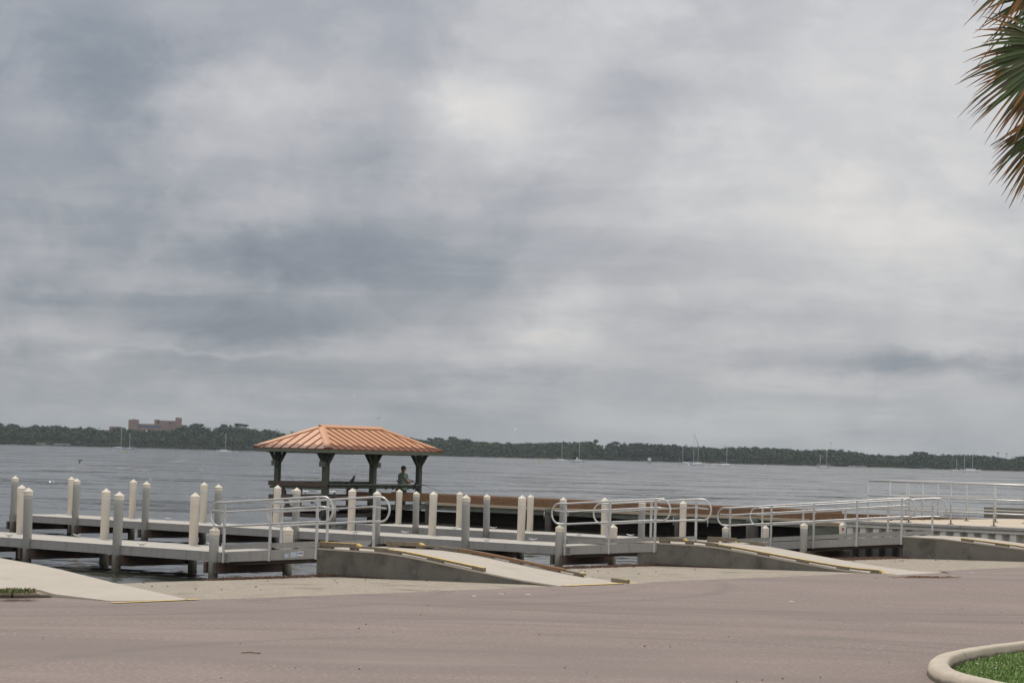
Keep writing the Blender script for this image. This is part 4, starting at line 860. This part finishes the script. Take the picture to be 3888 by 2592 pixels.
# ---------------------------------------------------------------- far shore
SKX = [-300, 0, 20, 60, 75, 90, 120, 150, 190, 215, 240, 290, 350, 410, 440, 470, 490, 560, 680, 690, 715, 745, 780, 825, 835, 850, 880, 930, 965, 1020, 1100, 1131, 1300, 1540, 1612, 1627, 1648, 1665, 1698, 1719, 1778, 1820, 1856, 1912, 1996, 2046, 2076, 2130, 2145, 2160, 2225, 2264, 2290, 2330, 2350, 2386, 2415, 2475, 2546, 2606, 2627, 2671, 2740, 2773, 2836, 2871, 2925, 2973, 3026, 3127, 3197, 3247, 3316, 3408, 3468, 3509, 3557, 3622, 3747, 3780, 3833, 3888, 4200]
SKY = [1598, 1600, 1605, 1607, 1612, 1618, 1616, 1610, 1615, 1607, 1615, 1622, 1618, 1633, 1624, 1618, 1629, 1630, 1630, 1612, 1613, 1609, 1610, 1632, 1622, 1614, 1612, 1613, 1622, 1628, 1638, 1637, 1642, 1650, 1666, 1664, 1669, 1664, 1668, 1661, 1663, 1671, 1675, 1678, 1678, 1679, 1678, 1676, 1673, 1677, 1673, 1673, 1684, 1679, 1685, 1679, 1678, 1683, 1685, 1689, 1696, 1692, 1698, 1695, 1694, 1693, 1697, 1699, 1702, 1703, 1705, 1709, 1724, 1727, 1723, 1717, 1724, 1723, 1726, 1729, 1740, 1729, 1735]
def skyh(x): return (1676 + .0265 * x - np.interp(x, SKX, SKY)) / FP      # tangent of the skyline elevation
DS = 2520.
b = MB(); xs = np.linspace(-3500, 7500, 200); vs = []; fs = []
for x in xs:
    tn = (x - CX) / FP; hh = float(skyh(x)) * 2800
    for d, z in ((DS, WZ - 1), (DS + 3, WZ + .8), (DS + 60, WZ + 1.5), (DS + 250, max(2, hh - 10)), (DS + 420, max(3, hh - 8)), (DS + 2500, max(3, hh - 12))): vs.append((tn * d, d, z))
for i in range(len(xs) - 1):
    for k in range(5): a = i * 6 + k; fs.append((a, a + 6, a + 7, a + 1))
b.add(vs, fs, True); tag(b.build('far_land', 'soil'), kind='structure')

def leaf_cloud(name, cen, rad, tint, per, size, parent=None, seed=1, shell=.55):
    """many small leaf clumps spread through each crown"""
    g = np.random.default_rng(seed); n = len(cen); cen = np.repeat(cen, per, 0); rad = np.repeat(rad, per, 0); tn = np.repeat(tint, per, 0); N_ = len(cen)
    d = g.normal(size=(N_, 3)); d /= np.linalg.norm(d, axis=1)[:, None]; r = shell + (1 - shell) * g.random(N_) ** .6
    c = cen + d * rad * r[:, None] * (1 + .12 * g.normal(size=(N_, 1)))
    sz = size * (.6 + .8 * g.random(N_)); nr = d * .9 + g.normal(size=(N_, 3)) * .28; a = np.cross(nr, g.normal(size=(N_, 3))); a /= np.linalg.norm(a, axis=1)[:, None]; bb = np.cross(a, nr); bb /= np.linalg.norm(bb, axis=1)[:, None]
    P = np.stack([c + a * sz[:, None], c + bb * sz[:, None] * .8, c - a * sz[:, None] * .9, c - bb * sz[:, None] * .7], 1).reshape(-1, 3)
    me = bpy.data.meshes.new(name); me.vertices.add(N_ * 4); me.vertices.foreach_set('co', P.ravel()); me.loops.add(N_ * 4); me.loops.foreach_set('vertex_index', np.arange(N_ * 4))
    me.polygons.add(N_); me.polygons.foreach_set('loop_start', np.arange(0, N_ * 4, 4)); me.update(calc_edges=True)
    at_ = me.color_attributes.new('tint', 'FLOAT_COLOR', 'POINT'); v_ = (.88 + .24 * g.random(N_))[:, None] * tn; col = np.ones((N_, 4)); col[:, :3] = v_; at_.data.foreach_set('color', np.repeat(col, 4, 0).ravel())
    me.materials.append(K['woods']); o = bpy.data.objects.new(name, me); C.objects.link(o)
    if parent is not None: o.parent = parent
    return o
def woods(x0, x1, n, dens, dark, name, lab, seed, hfac=1., pine=False):
    g = np.random.default_rng(seed); X = g.uniform(x0, x1, n); q = g.random(n) ** .8; D = DS + 12 + 330 * q
    top = skyh(X) * D * (.40 + .60 * np.minimum(1, q * 1.25)) * g.uniform(.88, 1.0, n) * hfac
    rx = g.uniform(3.6, 7.5, n) * (.7 if pine else 1); rz = g.uniform(3.4, 5.5, n) * (1.35 if pine else 1)
    cz = EYE + top - rz
    cen = np.stack([(X - CX) / FP * D, D, cz], 1); rad = np.stack([rx, rx, rz], 1)
    t = np.array([[.044, .105, .030], [.034, .082, .027], [.066, .122, .032], [.052, .086, .036], [.028, .068, .028]])[g.integers(0, 5, n)] * g.uniform(.7, 1.25, (n, 1)) * dark * .56
    # skirts so that no bare ground shows under the crowns
    c2 = cen.copy(); c2[:, 2] -= rz * 1.2; r2 = rad * np.array([1.05, 1.05, 1.0])
    o = leaf_cloud(name, np.vstack([cen, c2]), np.vstack([rad, r2]), np.vstack([t, t]), dens, 1.35, seed=seed)
    return tag(o, lab, 'woodland', kind='stuff')
woods(-1500, -250, 650, 30, 1., 'far_woods', 'woodland continuing beyond the left edge of the far shore', 8)
woods(4150, 5400, 650, 30, .95, 'far_woods', 'woodland continuing beyond the right edge of the far shore', 9)
woods(-250, 2330, 1700, 46, 1., 'far_woods', 'dense mixed woodland on the left and middle far shore', 3)
woods(2330, 2640, 330, 60, .52, 'pine_woods', 'darker stand of pines between the pilothouse boat and the tallest mast', 4, 1.0, True)
woods(2620, 4150, 1150, 46, .95, 'far_woods', 'lighter green woodland on the right far shore', 5)
def shore_scrub():
    g = np.random.default_rng(11); n = 700; X = g.uniform(-250, 4150, n); D = DS + g.uniform(1, 14, n); rz = g.uniform(1.6, 3.2, n); rx = g.uniform(3, 6, n)
    cen = np.stack([(X - CX) / FP * D, D, WZ + rz * .8], 1); t = np.array([.042, .060, .028]) * g.uniform(.7, 1.25, (n, 1))
    o = leaf_cloud('shore_mangroves', cen, np.stack([rx, rx, rz], 1), t, 44, .8, seed=12); tag(o, 'low mangrove scrub along the far waterline', 'mangroves', kind='stuff')
shore_scrub()
def far_tree(x, ytop, ybase, d, lab, wdt, lumps=5, tint=(.05, .062, .042), palm=False):
    p = atd(x, ybase, d); top = atd(x, ytop, d); h = top.z - p.z; o = thing('tree', lab, 'tree', p, 0, 'single trees above the far woods')
    if palm:
        MB().tube([(0, 0, -6), (.1, 0, h * .5), (0, 0, h * .9)], [.3, .25, .2], 6).build('trunk', 'bark', o)
        b = MB(); g = random.Random(int(x))
        for k in range(26):
            an = g.uniform(0, 6.28); l = g.uniform(1.4, 2.2); dz = g.uniform(-.8, 1.0); q = Vector((math.cos(an) * l, math.sin(an) * l, h * .9 + dz)); b.beam((0, 0, h * .9), q, .35, .08)
        b.build('crown', 'green', o); return o
    MB().tube([(0, 0, -4), (.2, 0, h * .4), (0, 0, h * .75)], [.45, .35, .15], 6).build('trunk', 'bark', o)
    g = np.random.default_rng(int(x)); cen = np.stack([g.uniform(-wdt, wdt, lumps), g.uniform(-2, 2, lumps), h * g.uniform(.62, .9, lumps)], 1); cen[0] = (0, 0, h * .86)
    rad = np.stack([np.full(lumps, wdt * .42), np.full(lumps, wdt * .4), np.full(lumps, max(1.2, h * .13))], 1)
    b = MB()
    for c_ in cen: b.tube([(0, 0, h * .4), tuple(c_)], [.2, .08], 5)
    b.build('limb', 'bark', o)
    leaf_cloud('crown', cen, rad, np.tile(np.array(tint), (lumps, 1)), 150, .75, o, int(x)); return o
far_tree(745, 1607, 1632, 2880, 'broad spreading tree just right of the pink building', 7, 7)
far_tree(850, 1611, 1634, 2880, 'left tree of the airy pair left of the shelter roof', 5, 6); far_tree(915, 1608, 1636, 2880, 'wide airy tree standing above the woods left of the shelter roof', 8, 7)
far_tree(1627, 1663, 1684, 2880, 'rounded tree just right of the shelter roof tip', 4.5, 4); far_tree(1667, 1661, 1684, 2880, 'second rounded tree right of the shelter roof tip', 5, 4); far_tree(1720, 1657, 1684, 2880, 'tallest of the trees right of the shelter roof', 4.5, 5)
far_tree(2334, 1675, 1700, 2900, 'bare looking pale tree left of the dark pines', 5, 5, (.075, .08, .07)); far_tree(2262, 1669, 1692, 2900, 'pale topped tree right of the pilothouse boat', 5, 5, (.07, .078, .055))
far_tree(3495, 1715, 1738, 2900, 'pale sparse tree left of the big two masted boat', 8, 7, (.075, .08, .06))
far_tree(3789, 1716, 1746, 2900, 'left of the two tall palms at the far right', 3, palm=True); far_tree(3821, 1720, 1750, 2900, 'right of the two tall palms at the far right', 3, palm=True)

# far buildings and towers
def farbox(o, x0, x1, yt, yb, d, dep, m, nm='wall', dy=0.):
    a = atd(x0, yb, d); c_ = atd(x1, yb, d); t = atd(x0, yt, d); q = MB().box(a.x, c_.x, d + dy, d + dy + dep, min(a.z, c_.z), t.z); return q.build(nm, m, o)
o = thing('institution_building', 'large salmon pink building with two towers above the far woods', 'building', (0, 0, 0))
farbox(o, 486, 521, 1592, 1650, 2950, 12, 'salmon', 'tower'); farbox(o, 503, 512, 1590, 1600, 2951, 8, 'salmon', 'roof_box'); farbox(o, 519, 692, 1607.5, 1650, 2953, 30, 'salmon'); farbox(o, 586, 666, 1595, 1612, 2956, 20, 'salmon', 'upper_block'); farbox(o, 586, 603, 1592, 1600, 2955.5, 10, 'salmon', 'roof_box')
farbox(o, 664, 684, 1585.5, 1650, 2950, 12, 'salmon', 'tower'); farbox(o, 668, 680, 1584, 1590, 2951, 6, 'salmon', 'roof_box')
farbox(o, 513, 615, 1614, 1620.5, 2952.6, .5, 'bluewin', 'window_band'); farbox(o, 640, 653, 1618.5, 1621.5, 2952.6, .5, 'bluewin', 'window_band'); farbox(o, 641, 650, 1603.5, 1608, 2955.4, .5, 'dark', 'louvre'); farbox(o, 596, 606, 1594, 1608, 2955.2, .3, 'brown', 'recess')
for x in (614, 620, 627): farbox(o, x, x + .8, 1588, 1597, 2957, .3, 'mast', 'aerial')
farbox(o, 414, 447, 1618, 1650, 2945, 20, 'salmon', 'low_wing'); farbox(o, 366, 414, 1631, 1650, 2944, 20, 'salmon', 'low_wing')
o = thing('cell_tower', 'slender cell tower rising behind the shelter roof ridge', 'tower', atd(1435, 1650, 2700)); h = atd(1435, 1584, 2700).z - o.location.z
MB().tube([(0, 0, -8), (0, 0, h)], [.5, .3], 6).build('mast', 'mast', o); b = MB().box(-1.8, 1.8, -.3, .3, h - 1.0, h - .6)
for x in (-1.8, -.6, .6, 1.8): b.box(x - .18, x + .18, -.4, .4, h - 1.8, h + .3)
b.build('antenna_head', 'mast', o)
o = thing('lattice_tower', 'faint lattice tower above the woods right of the two masted blue boat', 'tower', atd(3155, 1712, 2950)); h = atd(3155, 1680, 2950).z - o.location.z
b = MB()
for x in (-1.1, 1.1): b.tube([(x, 0, -5), (x * .6, 0, h)], .12, 4)
for k in range(8): z = h * k / 8; b.tube([(-1.1 + .05 * k, 0, z), (1.1 - .05 * k, 0, z + h / 8)], .09, 4)
b.build('frame', 'mast', o); MB().box(-1.4, 1.4, -.3, .3, h - .6, h).build('crossarm', 'mast', o)
for i, (x, y, lab) in enumerate(((2750, 1690, 'utility pole above the woods near the lone blue covered boat'), (2808, 1692, 'left of a close pair of poles on the skyline'), (2815, 1695, 'right of a close pair of poles on the skyline'), (2623, 1688, 'crossarm pole left of the tallest mast'), (3001, 1698, 'crossarm pole midway to the two masted blue boat'))):
    o = thing('utility_pole', lab, 'pole', atd(x, 1712, 2890), 0, 'poles on the skyline'); h = atd(x, y, 2890).z - o.location.z
    MB().tube([(0, 0, -4), (0, 0, h)], .2, 5).build('pole', 'bark', o); MB().box(-1.2, 1.2, -.1, .1, h - .7, h - .4).build('crossarm', 'bark', o)
o = thing('house', 'house with an orange tiled roof half hidden in the right woods', 'house', (0, 0, 0)); farbox(o, 3583, 3600, 1736, 1748, 2860, 10, 'capbeam'); 
a = atd(3581, 1736.5, 2858); c_ = atd(3603, 1736.5, 2858); t = atd(3590, 1732, 2858)
MB().add([(a.x, 2856, a.z), (c_.x, 2856, a.z), (c_.x, 2872, a.z), (a.x, 2872, a.z), (a.x + 2, 2864, t.z), (c_.x - 2, 2864, t.z)], [(0, 1, 5, 4), (2, 3, 4, 5), (1, 2, 5), (3, 0, 4), (3, 2, 1, 0)]).build('roof', 'straw', o)
for x0, x1, y, lab in ((137, 172, 1682, 'left pale low seawall on the far left shore'), (204, 268, 1684, 'longer pale low seawall on the far left shore'), (3223, 3290, 1767.5, 'pale low seawall on the far right shore')):
    o = farbox(None, x0, x1, y - 1, y + 3, DS - 3, 2, 'capbeam', 'shore_wall'); tag(o, lab, 'wall')

# ---------------------------------------------------------------- island kerb, grass, palm
inner = [(8.3, 33.0), (7.6, 32.0), (6.97, 31.09), (6.37, 30.29), (5.98, 29.6), (5.7, 29.06), (5.50, 28.5), (5.38, 28.0), (5.29, 27.55), (5.235, 27.05), (5.225, 26.7), (5.26, 26.31), (5.36, 25.85), (5.50, 25.35), (5.72, 24.7), (6.1, 23.8), (6.6, 22.9), (7.3, 22.0), (8.4, 21.2)]
def smooth(pts, it=2):
    for _ in range(it):
        q = [pts[0]]
        for a, c_ in zip(pts, pts[1:]): q += [(.75 * a[0] + .25 * c_[0], .75 * a[1] + .25 * c_[1]), (.25 * a[0] + .75 * c_[0], .25 * a[1] + .75 * c_[1])]
        q.append(pts[-1]); pts = q
    return pts
inner = smooth(inner)
kb = MB(); rings = []
prof = [(0, -.12), (0, .10), (.012, .138), (.04, .15), (.15, .152), (.20, .142), (.235, .115), (.25, .07), (.262, -.05)]
for i, p in enumerate(inner):
    a = Vector(inner[max(0, i - 1)]); c_ = Vector(inner[min(len(inner) - 1, i + 1)]); d = (c_ - a).normalized(); nrm = Vector((-d.y, d.x)) * -1
    if nrm.x > 0 and 22 < p[1] < 32: pass
    nrm = Vector((d.y, -d.x))
    wob = random.uniform(-.004, .004)
    rings.append([(p[0] + nrm.x * (o_ + wob), p[1] + nrm.y * (o_ + wob), z) for o_, z in prof])
m_ = len(prof); vs = [v_ for r_ in rings for v_ in r_]; fs = [(i * m_ + k, i * m_ + k + 1, (i + 1) * m_ + k + 1, (i + 1) * m_ + k) for i in range(len(rings) - 1) for k in range(m_ - 1)]
kb.add(vs, fs, True); q = kb.build('island_kerb', 'kerb'); tag(q, 'rounded concrete kerb curving round the grass island at the lower right', 'kerb')
isl = MB(); poly = [Vector((p[0], p[1], .0)) for p in inner] + [Vector((14, 22, 0)), Vector((14, 34, 0))]
isl.add([(p.x, p.y, .010) for p in poly], [tuple(range(len(poly)))]); tag(isl.build('island_soil', 'soil'), kind='structure')
def grass(name, pts, h, wdt, tints, seed, z0=.02):
    g = np.random.default_rng(seed); n = len(pts); an = g.uniform(0, 2 * math.pi, n); ln = g.uniform(.5, 1.1, n) * h; lean = g.uniform(.1, .9, n) * ln; wd = g.uniform(.6, 1.2, n) * wdt
    dx, dy = np.cos(an), np.sin(an); p = np.zeros((n, 5, 3)); X, Y = pts[:, 0], pts[:, 1]; Z = pts[:, 2] if pts.shape[1] > 2 else np.full(n, z0)
    p[:, 0] = np.stack([X - dy * wd, Y + dx * wd, Z], 1); p[:, 1] = np.stack([X + dy * wd, Y - dx * wd, Z], 1)
    p[:, 2] = np.stack([X + dx * lean * .4 + dy * wd * .8, Y + dy * lean * .4 - dx * wd * .8, Z + ln * .6], 1); p[:, 3] = np.stack([X + dx * lean * .4 - dy * wd * .8, Y + dy * lean * .4 + dx * wd * .8, Z + ln * .6], 1)
    p[:, 4] = np.stack([X + dx * lean, Y + dy * lean, Z + ln * (1 - lean / ln * .35)], 1)
    b = np.arange(n)[:, None] * 5; quads = b + np.array([0, 1, 2, 3]); tris = b + np.array([3, 2, 4])
    li = np.concatenate([quads.ravel(), tris.ravel()]); ls = np.concatenate([np.arange(n) * 4, n * 4 + np.arange(n) * 3])
    me = bpy.data.meshes.new(name); me.vertices.add(n * 5); me.vertices.foreach_set('co', p.ravel()); me.loops.add(len(li)); me.loops.foreach_set('vertex_index', li); me.polygons.add(2 * n); me.polygons.foreach_set('loop_start', ls); me.update(calc_edges=True)
    t = np.array(tints)[g.integers(0, len(tints), n)] * g.uniform(.75, 1.25, (n, 1)); col = np.ones((n, 4)); col[:, :3] = t
    a = me.color_attributes.new('tint', 'FLOAT_COLOR', 'POINT'); a.data.foreach_set('color', np.repeat(col, 5, 0).ravel()); me.materials.append(K['leafgreen'])
    o = bpy.data.objects.new(name, me); C.objects.link(o); return o
def inside(p, poly):
    c = False; n = len(poly)
    for i in range(n):
        a, b_ = poly[i], poly[i - 1]
        if (a[1] > p[1]) != (b_[1] > p[1]) and p[0] < (b_[0] - a[0]) * (p[1] - a[1]) / (b_[1] - a[1]) + a[0]: c = not c
    return c
pl2 = [(p.x, p.y) for p in poly]; pts = []
while len(pts) < 68000:
    q = (random.uniform(5.2, 9.2), random.uniform(22.5, 32.5))
    if inside((q[0] - .05, q[1]), pl2) and (inside((q[0] - .14, q[1]), pl2) and inside((q[0] - .05, q[1] + .12), pl2) or random.random() < .25): pts.append((*q, .010))
o = grass('grass', np.array(pts), .072, .0055, [(.15, .30, .045), (.19, .36, .06), (.10, .21, .035), (.24, .37, .08), (.30, .29, .13), (.08, .15, .03)], 5); tag(o, 'short green lawn filling the kerbed island', 'grass', kind='stuff')
b = MB()
for k in range(90):
    q = random.choice(pts); z = .01 + random.uniform(.05, .08)
    for j in range(5):
        an = j * 1.256 + random.random(); b.add([(q[0], q[1], z), (q[0] + .016 * math.cos(an), q[1] + .016 * math.sin(an), z + .006), (q[0] + .016 * math.cos(an + .7), q[1] + .016 * math.sin(an + .7), z + .006)], [(0, 1, 2)])
tag(b.build('lawn_flowers', 'white'), 'scattered small white flowers in the island lawn', 'flowers', kind='stuff')
# left kerb and its weeds
lk = thing('kerb_end', 'broken end of concrete kerb at the left edge beside the pale ramp', 'kerb', (0, 0, 0))
def kerbseg(pa, pb, h0, h1, wd=.26):
    b = MB(); a, c_ = Vector(pa), Vector(pb); d = (c_ - a).normalized(); nr = Vector((-d.y, d.x)); n = 10; vs = []
    pr = [(0, -.1), (.01, .6), (.05, .93), (.12, 1.), (.8, 1.), (1., .9), (1., -.1)]
    for i in range(n + 1):
        p = a.lerp(c_, i / n); h = h0 + (h1 - h0) * (i / n) ** 1.6 + random.uniform(-.004, .004)
        vs += [(p.x + nr.x * q * wd, p.y + nr.y * q * wd, max(-.05, z * h) if z > 0 else -.05) for q, z in pr]
    k = len(pr); b.add(vs, [(i * k + j, (i + 1) * k + j, (i + 1) * k + j + 1, i * k + j + 1) for i in range(n) for j in range(k - 1)], True); b.add([vs[0], *vs[1:k]], [tuple(range(k))]); b.add(vs[-k:], [tuple(range(k - 1, -1, -1))]); return b
A1, A2, A3 = at(-260, 2268, 0), at(47, 2269.5, 0), at(196, 2268, 0)
kerbseg((A1.x, A1.y), (A2.x - .02, A2.y), .15, .15).build('kerb_stone', 'kerb', lk); kerbseg((A2.x + .02, A2.y), (A3.x, A3.y), .15, .03).build('kerb_stone', 'kerb', lk)
g1 = at(-200, 2246, .1); pts = []
for k in range(1500):
    x = random.uniform(-220, 138) if random.random() < .55 else random.choice((-60, 35, 60, 105)) + random.gauss(0, 9); y = min(2250, random.gauss(2243, 2.6))
    q = at(x, y, .14); pts.append((q.x, q.y, .12))
o = grass('weeds', np.array(pts), .075, .010, [(.13, .17, .04), (.18, .19, .06), (.08, .14, .03), (.20, .15, .07)], 9); tag(o, 'strip of low green weeds behind the left kerb', 'weeds', kind='stuff')

# seaweed, straw, twigs
def litter(name, lab, gen, n, ln, m, cat, wd=.006, lift=.04):
    b = MB()
    for k in range(n):
        p = gen(); an = random.uniform(0, 6.28); l = random.uniform(.4, 1.2) * ln; mid = p + Vector((math.cos(an) * l * .5, math.sin(an) * l * .5, random.uniform(.2, 1.) * lift + wd)); q = p + Vector((math.cos(an + .4) * l, math.sin(an + .4) * l, wd))
        b.tube([p + Vector((0, 0, wd)), mid, q], wd, 4, cap=False)
    return tag(b.build(name, m), lab, cat, kind='stuff')
def crest(t0, t1, sd=.22, s=-33.75, z=-.15):
    def f(): 
        ds = random.gauss(0, sd); return stw(s + ds, random.uniform(t0, t1), z + (.02 if ds > 0 else -.02) + max(0, ds) * .024)
    return f
litter('seaweed', 'dry brown seaweed along the nearest launch crest by the ramp wall', crest(31.5, 34.8, .16), 420, .16, 'seaweed', 'seaweed')
litter('seaweed', 'thick brown seaweed line across the middle launch crest', crest(38.8, 46.1, .22), 1500, .18, 'seaweed', 'seaweed')
litter('seaweed', 'brown seaweed heap below the seawall beside the dark ramp', crest(52.5, 57.3, .35, -33.5), 1500, .18, 'seaweed', 'seaweed')
litter('wall_weed', 'dark dead weeds at the foot of the nearest ramp wall', lambda: stw(random.uniform(-34, -28.6), 34.80 - abs(random.gauss(0, .05)), -.12), 500, .07, 'seaweed', 'weeds', .004)
litter('wall_weed', 'dark dead weeds at the foot of the yellow curbed ramp wall', lambda: stw(random.uniform(-33.5, -27.6), 46.10 - abs(random.gauss(0, .06)), -.11), 800, .09, 'seaweed', 'weeds', .004)
litter('pine_straw', 'orange brown pine straw drifted on the asphalt before the yellow curbed ramp', lambda: at(random.gauss(3515, 55), random.gauss(2192, .9), .002), 95, .24, 'straw', 'pine straw', .004)
tw = at(965, 2482, 0); b = MB(); b.tube([(-.16, 0, .012), (-.05, .02, .02), (.08, 0, .012)], [.006, .008, .005], 6); b.tube([(-.02, .02, .016), (.06, .09, .012)], .004, 5); o = b.build('twig', 'straw'); o.location = tw; tag(o, 'dry twig lying on the asphalt at the lower left', 'twig')
for i, (x, y) in enumerate(((1905, 2255), (2005, 2256), (1800, 2262), (3690, 2173), (3005, 2283))):
    o = MB().box(-.05, .05, -.03, .03, .002, .008).build('paper_scrap', 'white'); o.location = at(x, y, 0); o.rotation_euler = (0, 0, i); tag(o, 'small white paper scrap on the asphalt', 'litter', 'paper scraps on the asphalt')
litter('leaf_litter', 'scattered dead leaves and grit on the asphalt', lambda: at(random.uniform(0, 3888), random.uniform(2200, 2590), .002), 34, .025, 'seaweed', 'leaves', .006, .0)
litter('leaf_litter', 'scattered dead leaves on the launch pavement', lambda: stw(random.uniform(-33, -28), random.uniform(26, 57), -.012 - .0245 * 2), 110, .06, 'seaweed', 'leaves', .008, .0)

# palm: trunk out of frame, fan leaves hanging into it
pc = atd(4245, 270, 27.6)
palm = thing('palm_tree', 'fan palm whose browned leaf tips hang in at the upper right', 'palm tree', (pc.x, pc.y, 0))
MB().tube([(.12, .1, -.1), (.06, .05, pc.z * .5), (0, 0, pc.z)], [.24, .17, .16], 14).build('trunk', 'bark', palm)
def fan(hub, axis, nrm, nseg, ln, spread, seed, droop=.35, stem=True):
    g = random.Random(seed); V = []; Fc = []; T = []
    hub = Vector(hub); axis = Vector(axis).normalized(); nrm = Vector(nrm); nrm = (nrm - axis * nrm.dot(axis)).normalized(); side = axis.cross(nrm)
    for k in range(nseg):
        f_ = (k + .5) / nseg * 2 - 1; an = f_ * spread; l = ln * (1 - .22 * abs(f_)) * g.uniform(.88, 1.07); d = axis * math.cos(an) + side * math.sin(an) + nrm * g.uniform(-.10, .10); d.normalize()
        wv_ = (side * math.cos(an) - axis * math.sin(an)).normalized(); brown = g.uniform(.60, .93); dr = droop * g.uniform(.5, 1.5); fold = g.uniform(.2, .5); split = 1 if g.random() < .6 else 0
        pr = [(0, .006), (.2, .017), (.45, .022), (.65, .017), (.8, .010), (.92, .005), (1.0, .0012)]; rows = []; side_j = g.uniform(-.05, .05)
        for q, w_ in pr:
            p = hub + d * l * q + Vector((0, 0, -1)) * dr * l * q ** 2.6 + wv_ * side_j * q * q * l
            base = np.array((.075, .115, .035)) * g.uniform(.7, 1.25)
            if q > brown: base = np.array((.36, .17, .045)) if g.random() < .6 else np.array((.12, .07, .04))
            if q > .93: base = np.array((.13, .09, .06))
            elif .3 < q < brown and fold > .42: base = np.array((.11, .13, .06))  # pale reflections painted as lighter green on the deeply folded segments
            w_ = w_ * 1.15
            rows.append((p - wv_ * w_, p + nrm * w_ * fold * -1.2, p + wv_ * w_, base))
        o0 = len(V)
        for a, b_, c_, bs in rows: V += [a, b_, c_]; T += [bs] * 3
        for i in range(len(rows) - 1):
            for j in (0, 1): a = o0 + i * 3 + j; Fc.append((a, a + 1, a + 4, a + 3))
    me = bpy.data.meshes.new('frond'); me.from_pydata([tuple(v_) for v_ in V], [], Fc); me.update()
    at_ = me.color_attributes.new('tint', 'FLOAT_COLOR', 'POINT'); at_.data.foreach_set('color', np.array([[*t, 1] for t in T], dtype=float).ravel()); me.materials.append(K['palmleaf'])
    o = bpy.data.objects.new('frond', me); C.objects.link(o); o.parent = palm; o.location = -palm.location
    if stem:
        c0 = Vector((pc.x, pc.y, pc.z)); s_ = MB(); s_.tube([c0, c0.lerp(hub, .5) + Vector((0, 0, .12)), hub], [.03, .02, .012], 6); q = s_.build('leaf_stalk', 'stringer', o)
    return o
def pw(x, y, dd=0.): q = atd(x + 4, y - 78, 27.6 + dd); return q
def ax(x0, y0, x1, y1, dy=0.): a, b_ = pw(x0, y0), pw(x1, y1); v_ = b_ - a; v_.y += dy; return v_
fan(pw(4030, -120, -.1), ax(4030, -120, 3700, 90), (.1, -1, .15), 30, 1.32, .75, 1, .22)
fan(pw(4040, 260, -.5), ax(4040, 260, 3660, 400), (.05, -1, .1), 40, 1.30, 1.02, 2, .20)
fan(pw(4020, 330, .4), ax(4020, 330, 3700, 430), (.1, -1, -.2), 30, 1.12, .95, 3, .25)
fan(pw(4070, 470, -.2), ax(4070, 470, 3835, 760), (.1, -1, .1), 34, 1.28, .62, 4, .18)
fan(pw(4080, 60, .3), ax(4080, 60, 3720, 160), (.2, -1, .3), 30, 1.25, .8, 5, .3)
fan(pw(4060, -250, 0), ax(4060, -250, 3720, -60), (0, -1, .1), 30, 1.3, .8, 6, .25)
fan(pw(4060, 520, .5), ax(4060, 520, 3850, 700), (.3, -1, -.2), 26, 1.15, .6, 7, .2)
for k in range(16):
    an = k / 16 * 2 * math.pi + .2; el = (k % 4) * .4 - .6
    dv = Vector((math.cos(an) * math.cos(el), math.sin(an) * math.cos(el), math.sin(el)))
    if dv.x < -.25: continue
    hub = Vector(pc) + dv * .85; fan(hub, dv, Vector((0, 0, 1)) if abs(el) < .9 else Vector((1, 0, 0)), 30, 1.15, 1.0, 20 + k, .35)

# ---------------------------------------------------------------- haze
HAZE = 4.8e-5
hb = MB().box(-1500, 1500, -130, 5100, -3, 62)
hm = bpy.data.materials.new('haze'); hm.use_nodes = True; ht = hm.node_tree; ht.nodes.clear(); ho = ht.nodes.new('ShaderNodeOutputMaterial'); hv = ht.nodes.new('ShaderNodeVolumePrincipled')
hv.inputs['Color'].default_value = (.80, .88, 1, 1); hv.inputs['Density'].default_value = HAZE; ht.links.new(hv.outputs[0], ho.inputs['Volume'])
tag(hb.build('haze', hm), kind='stuff')
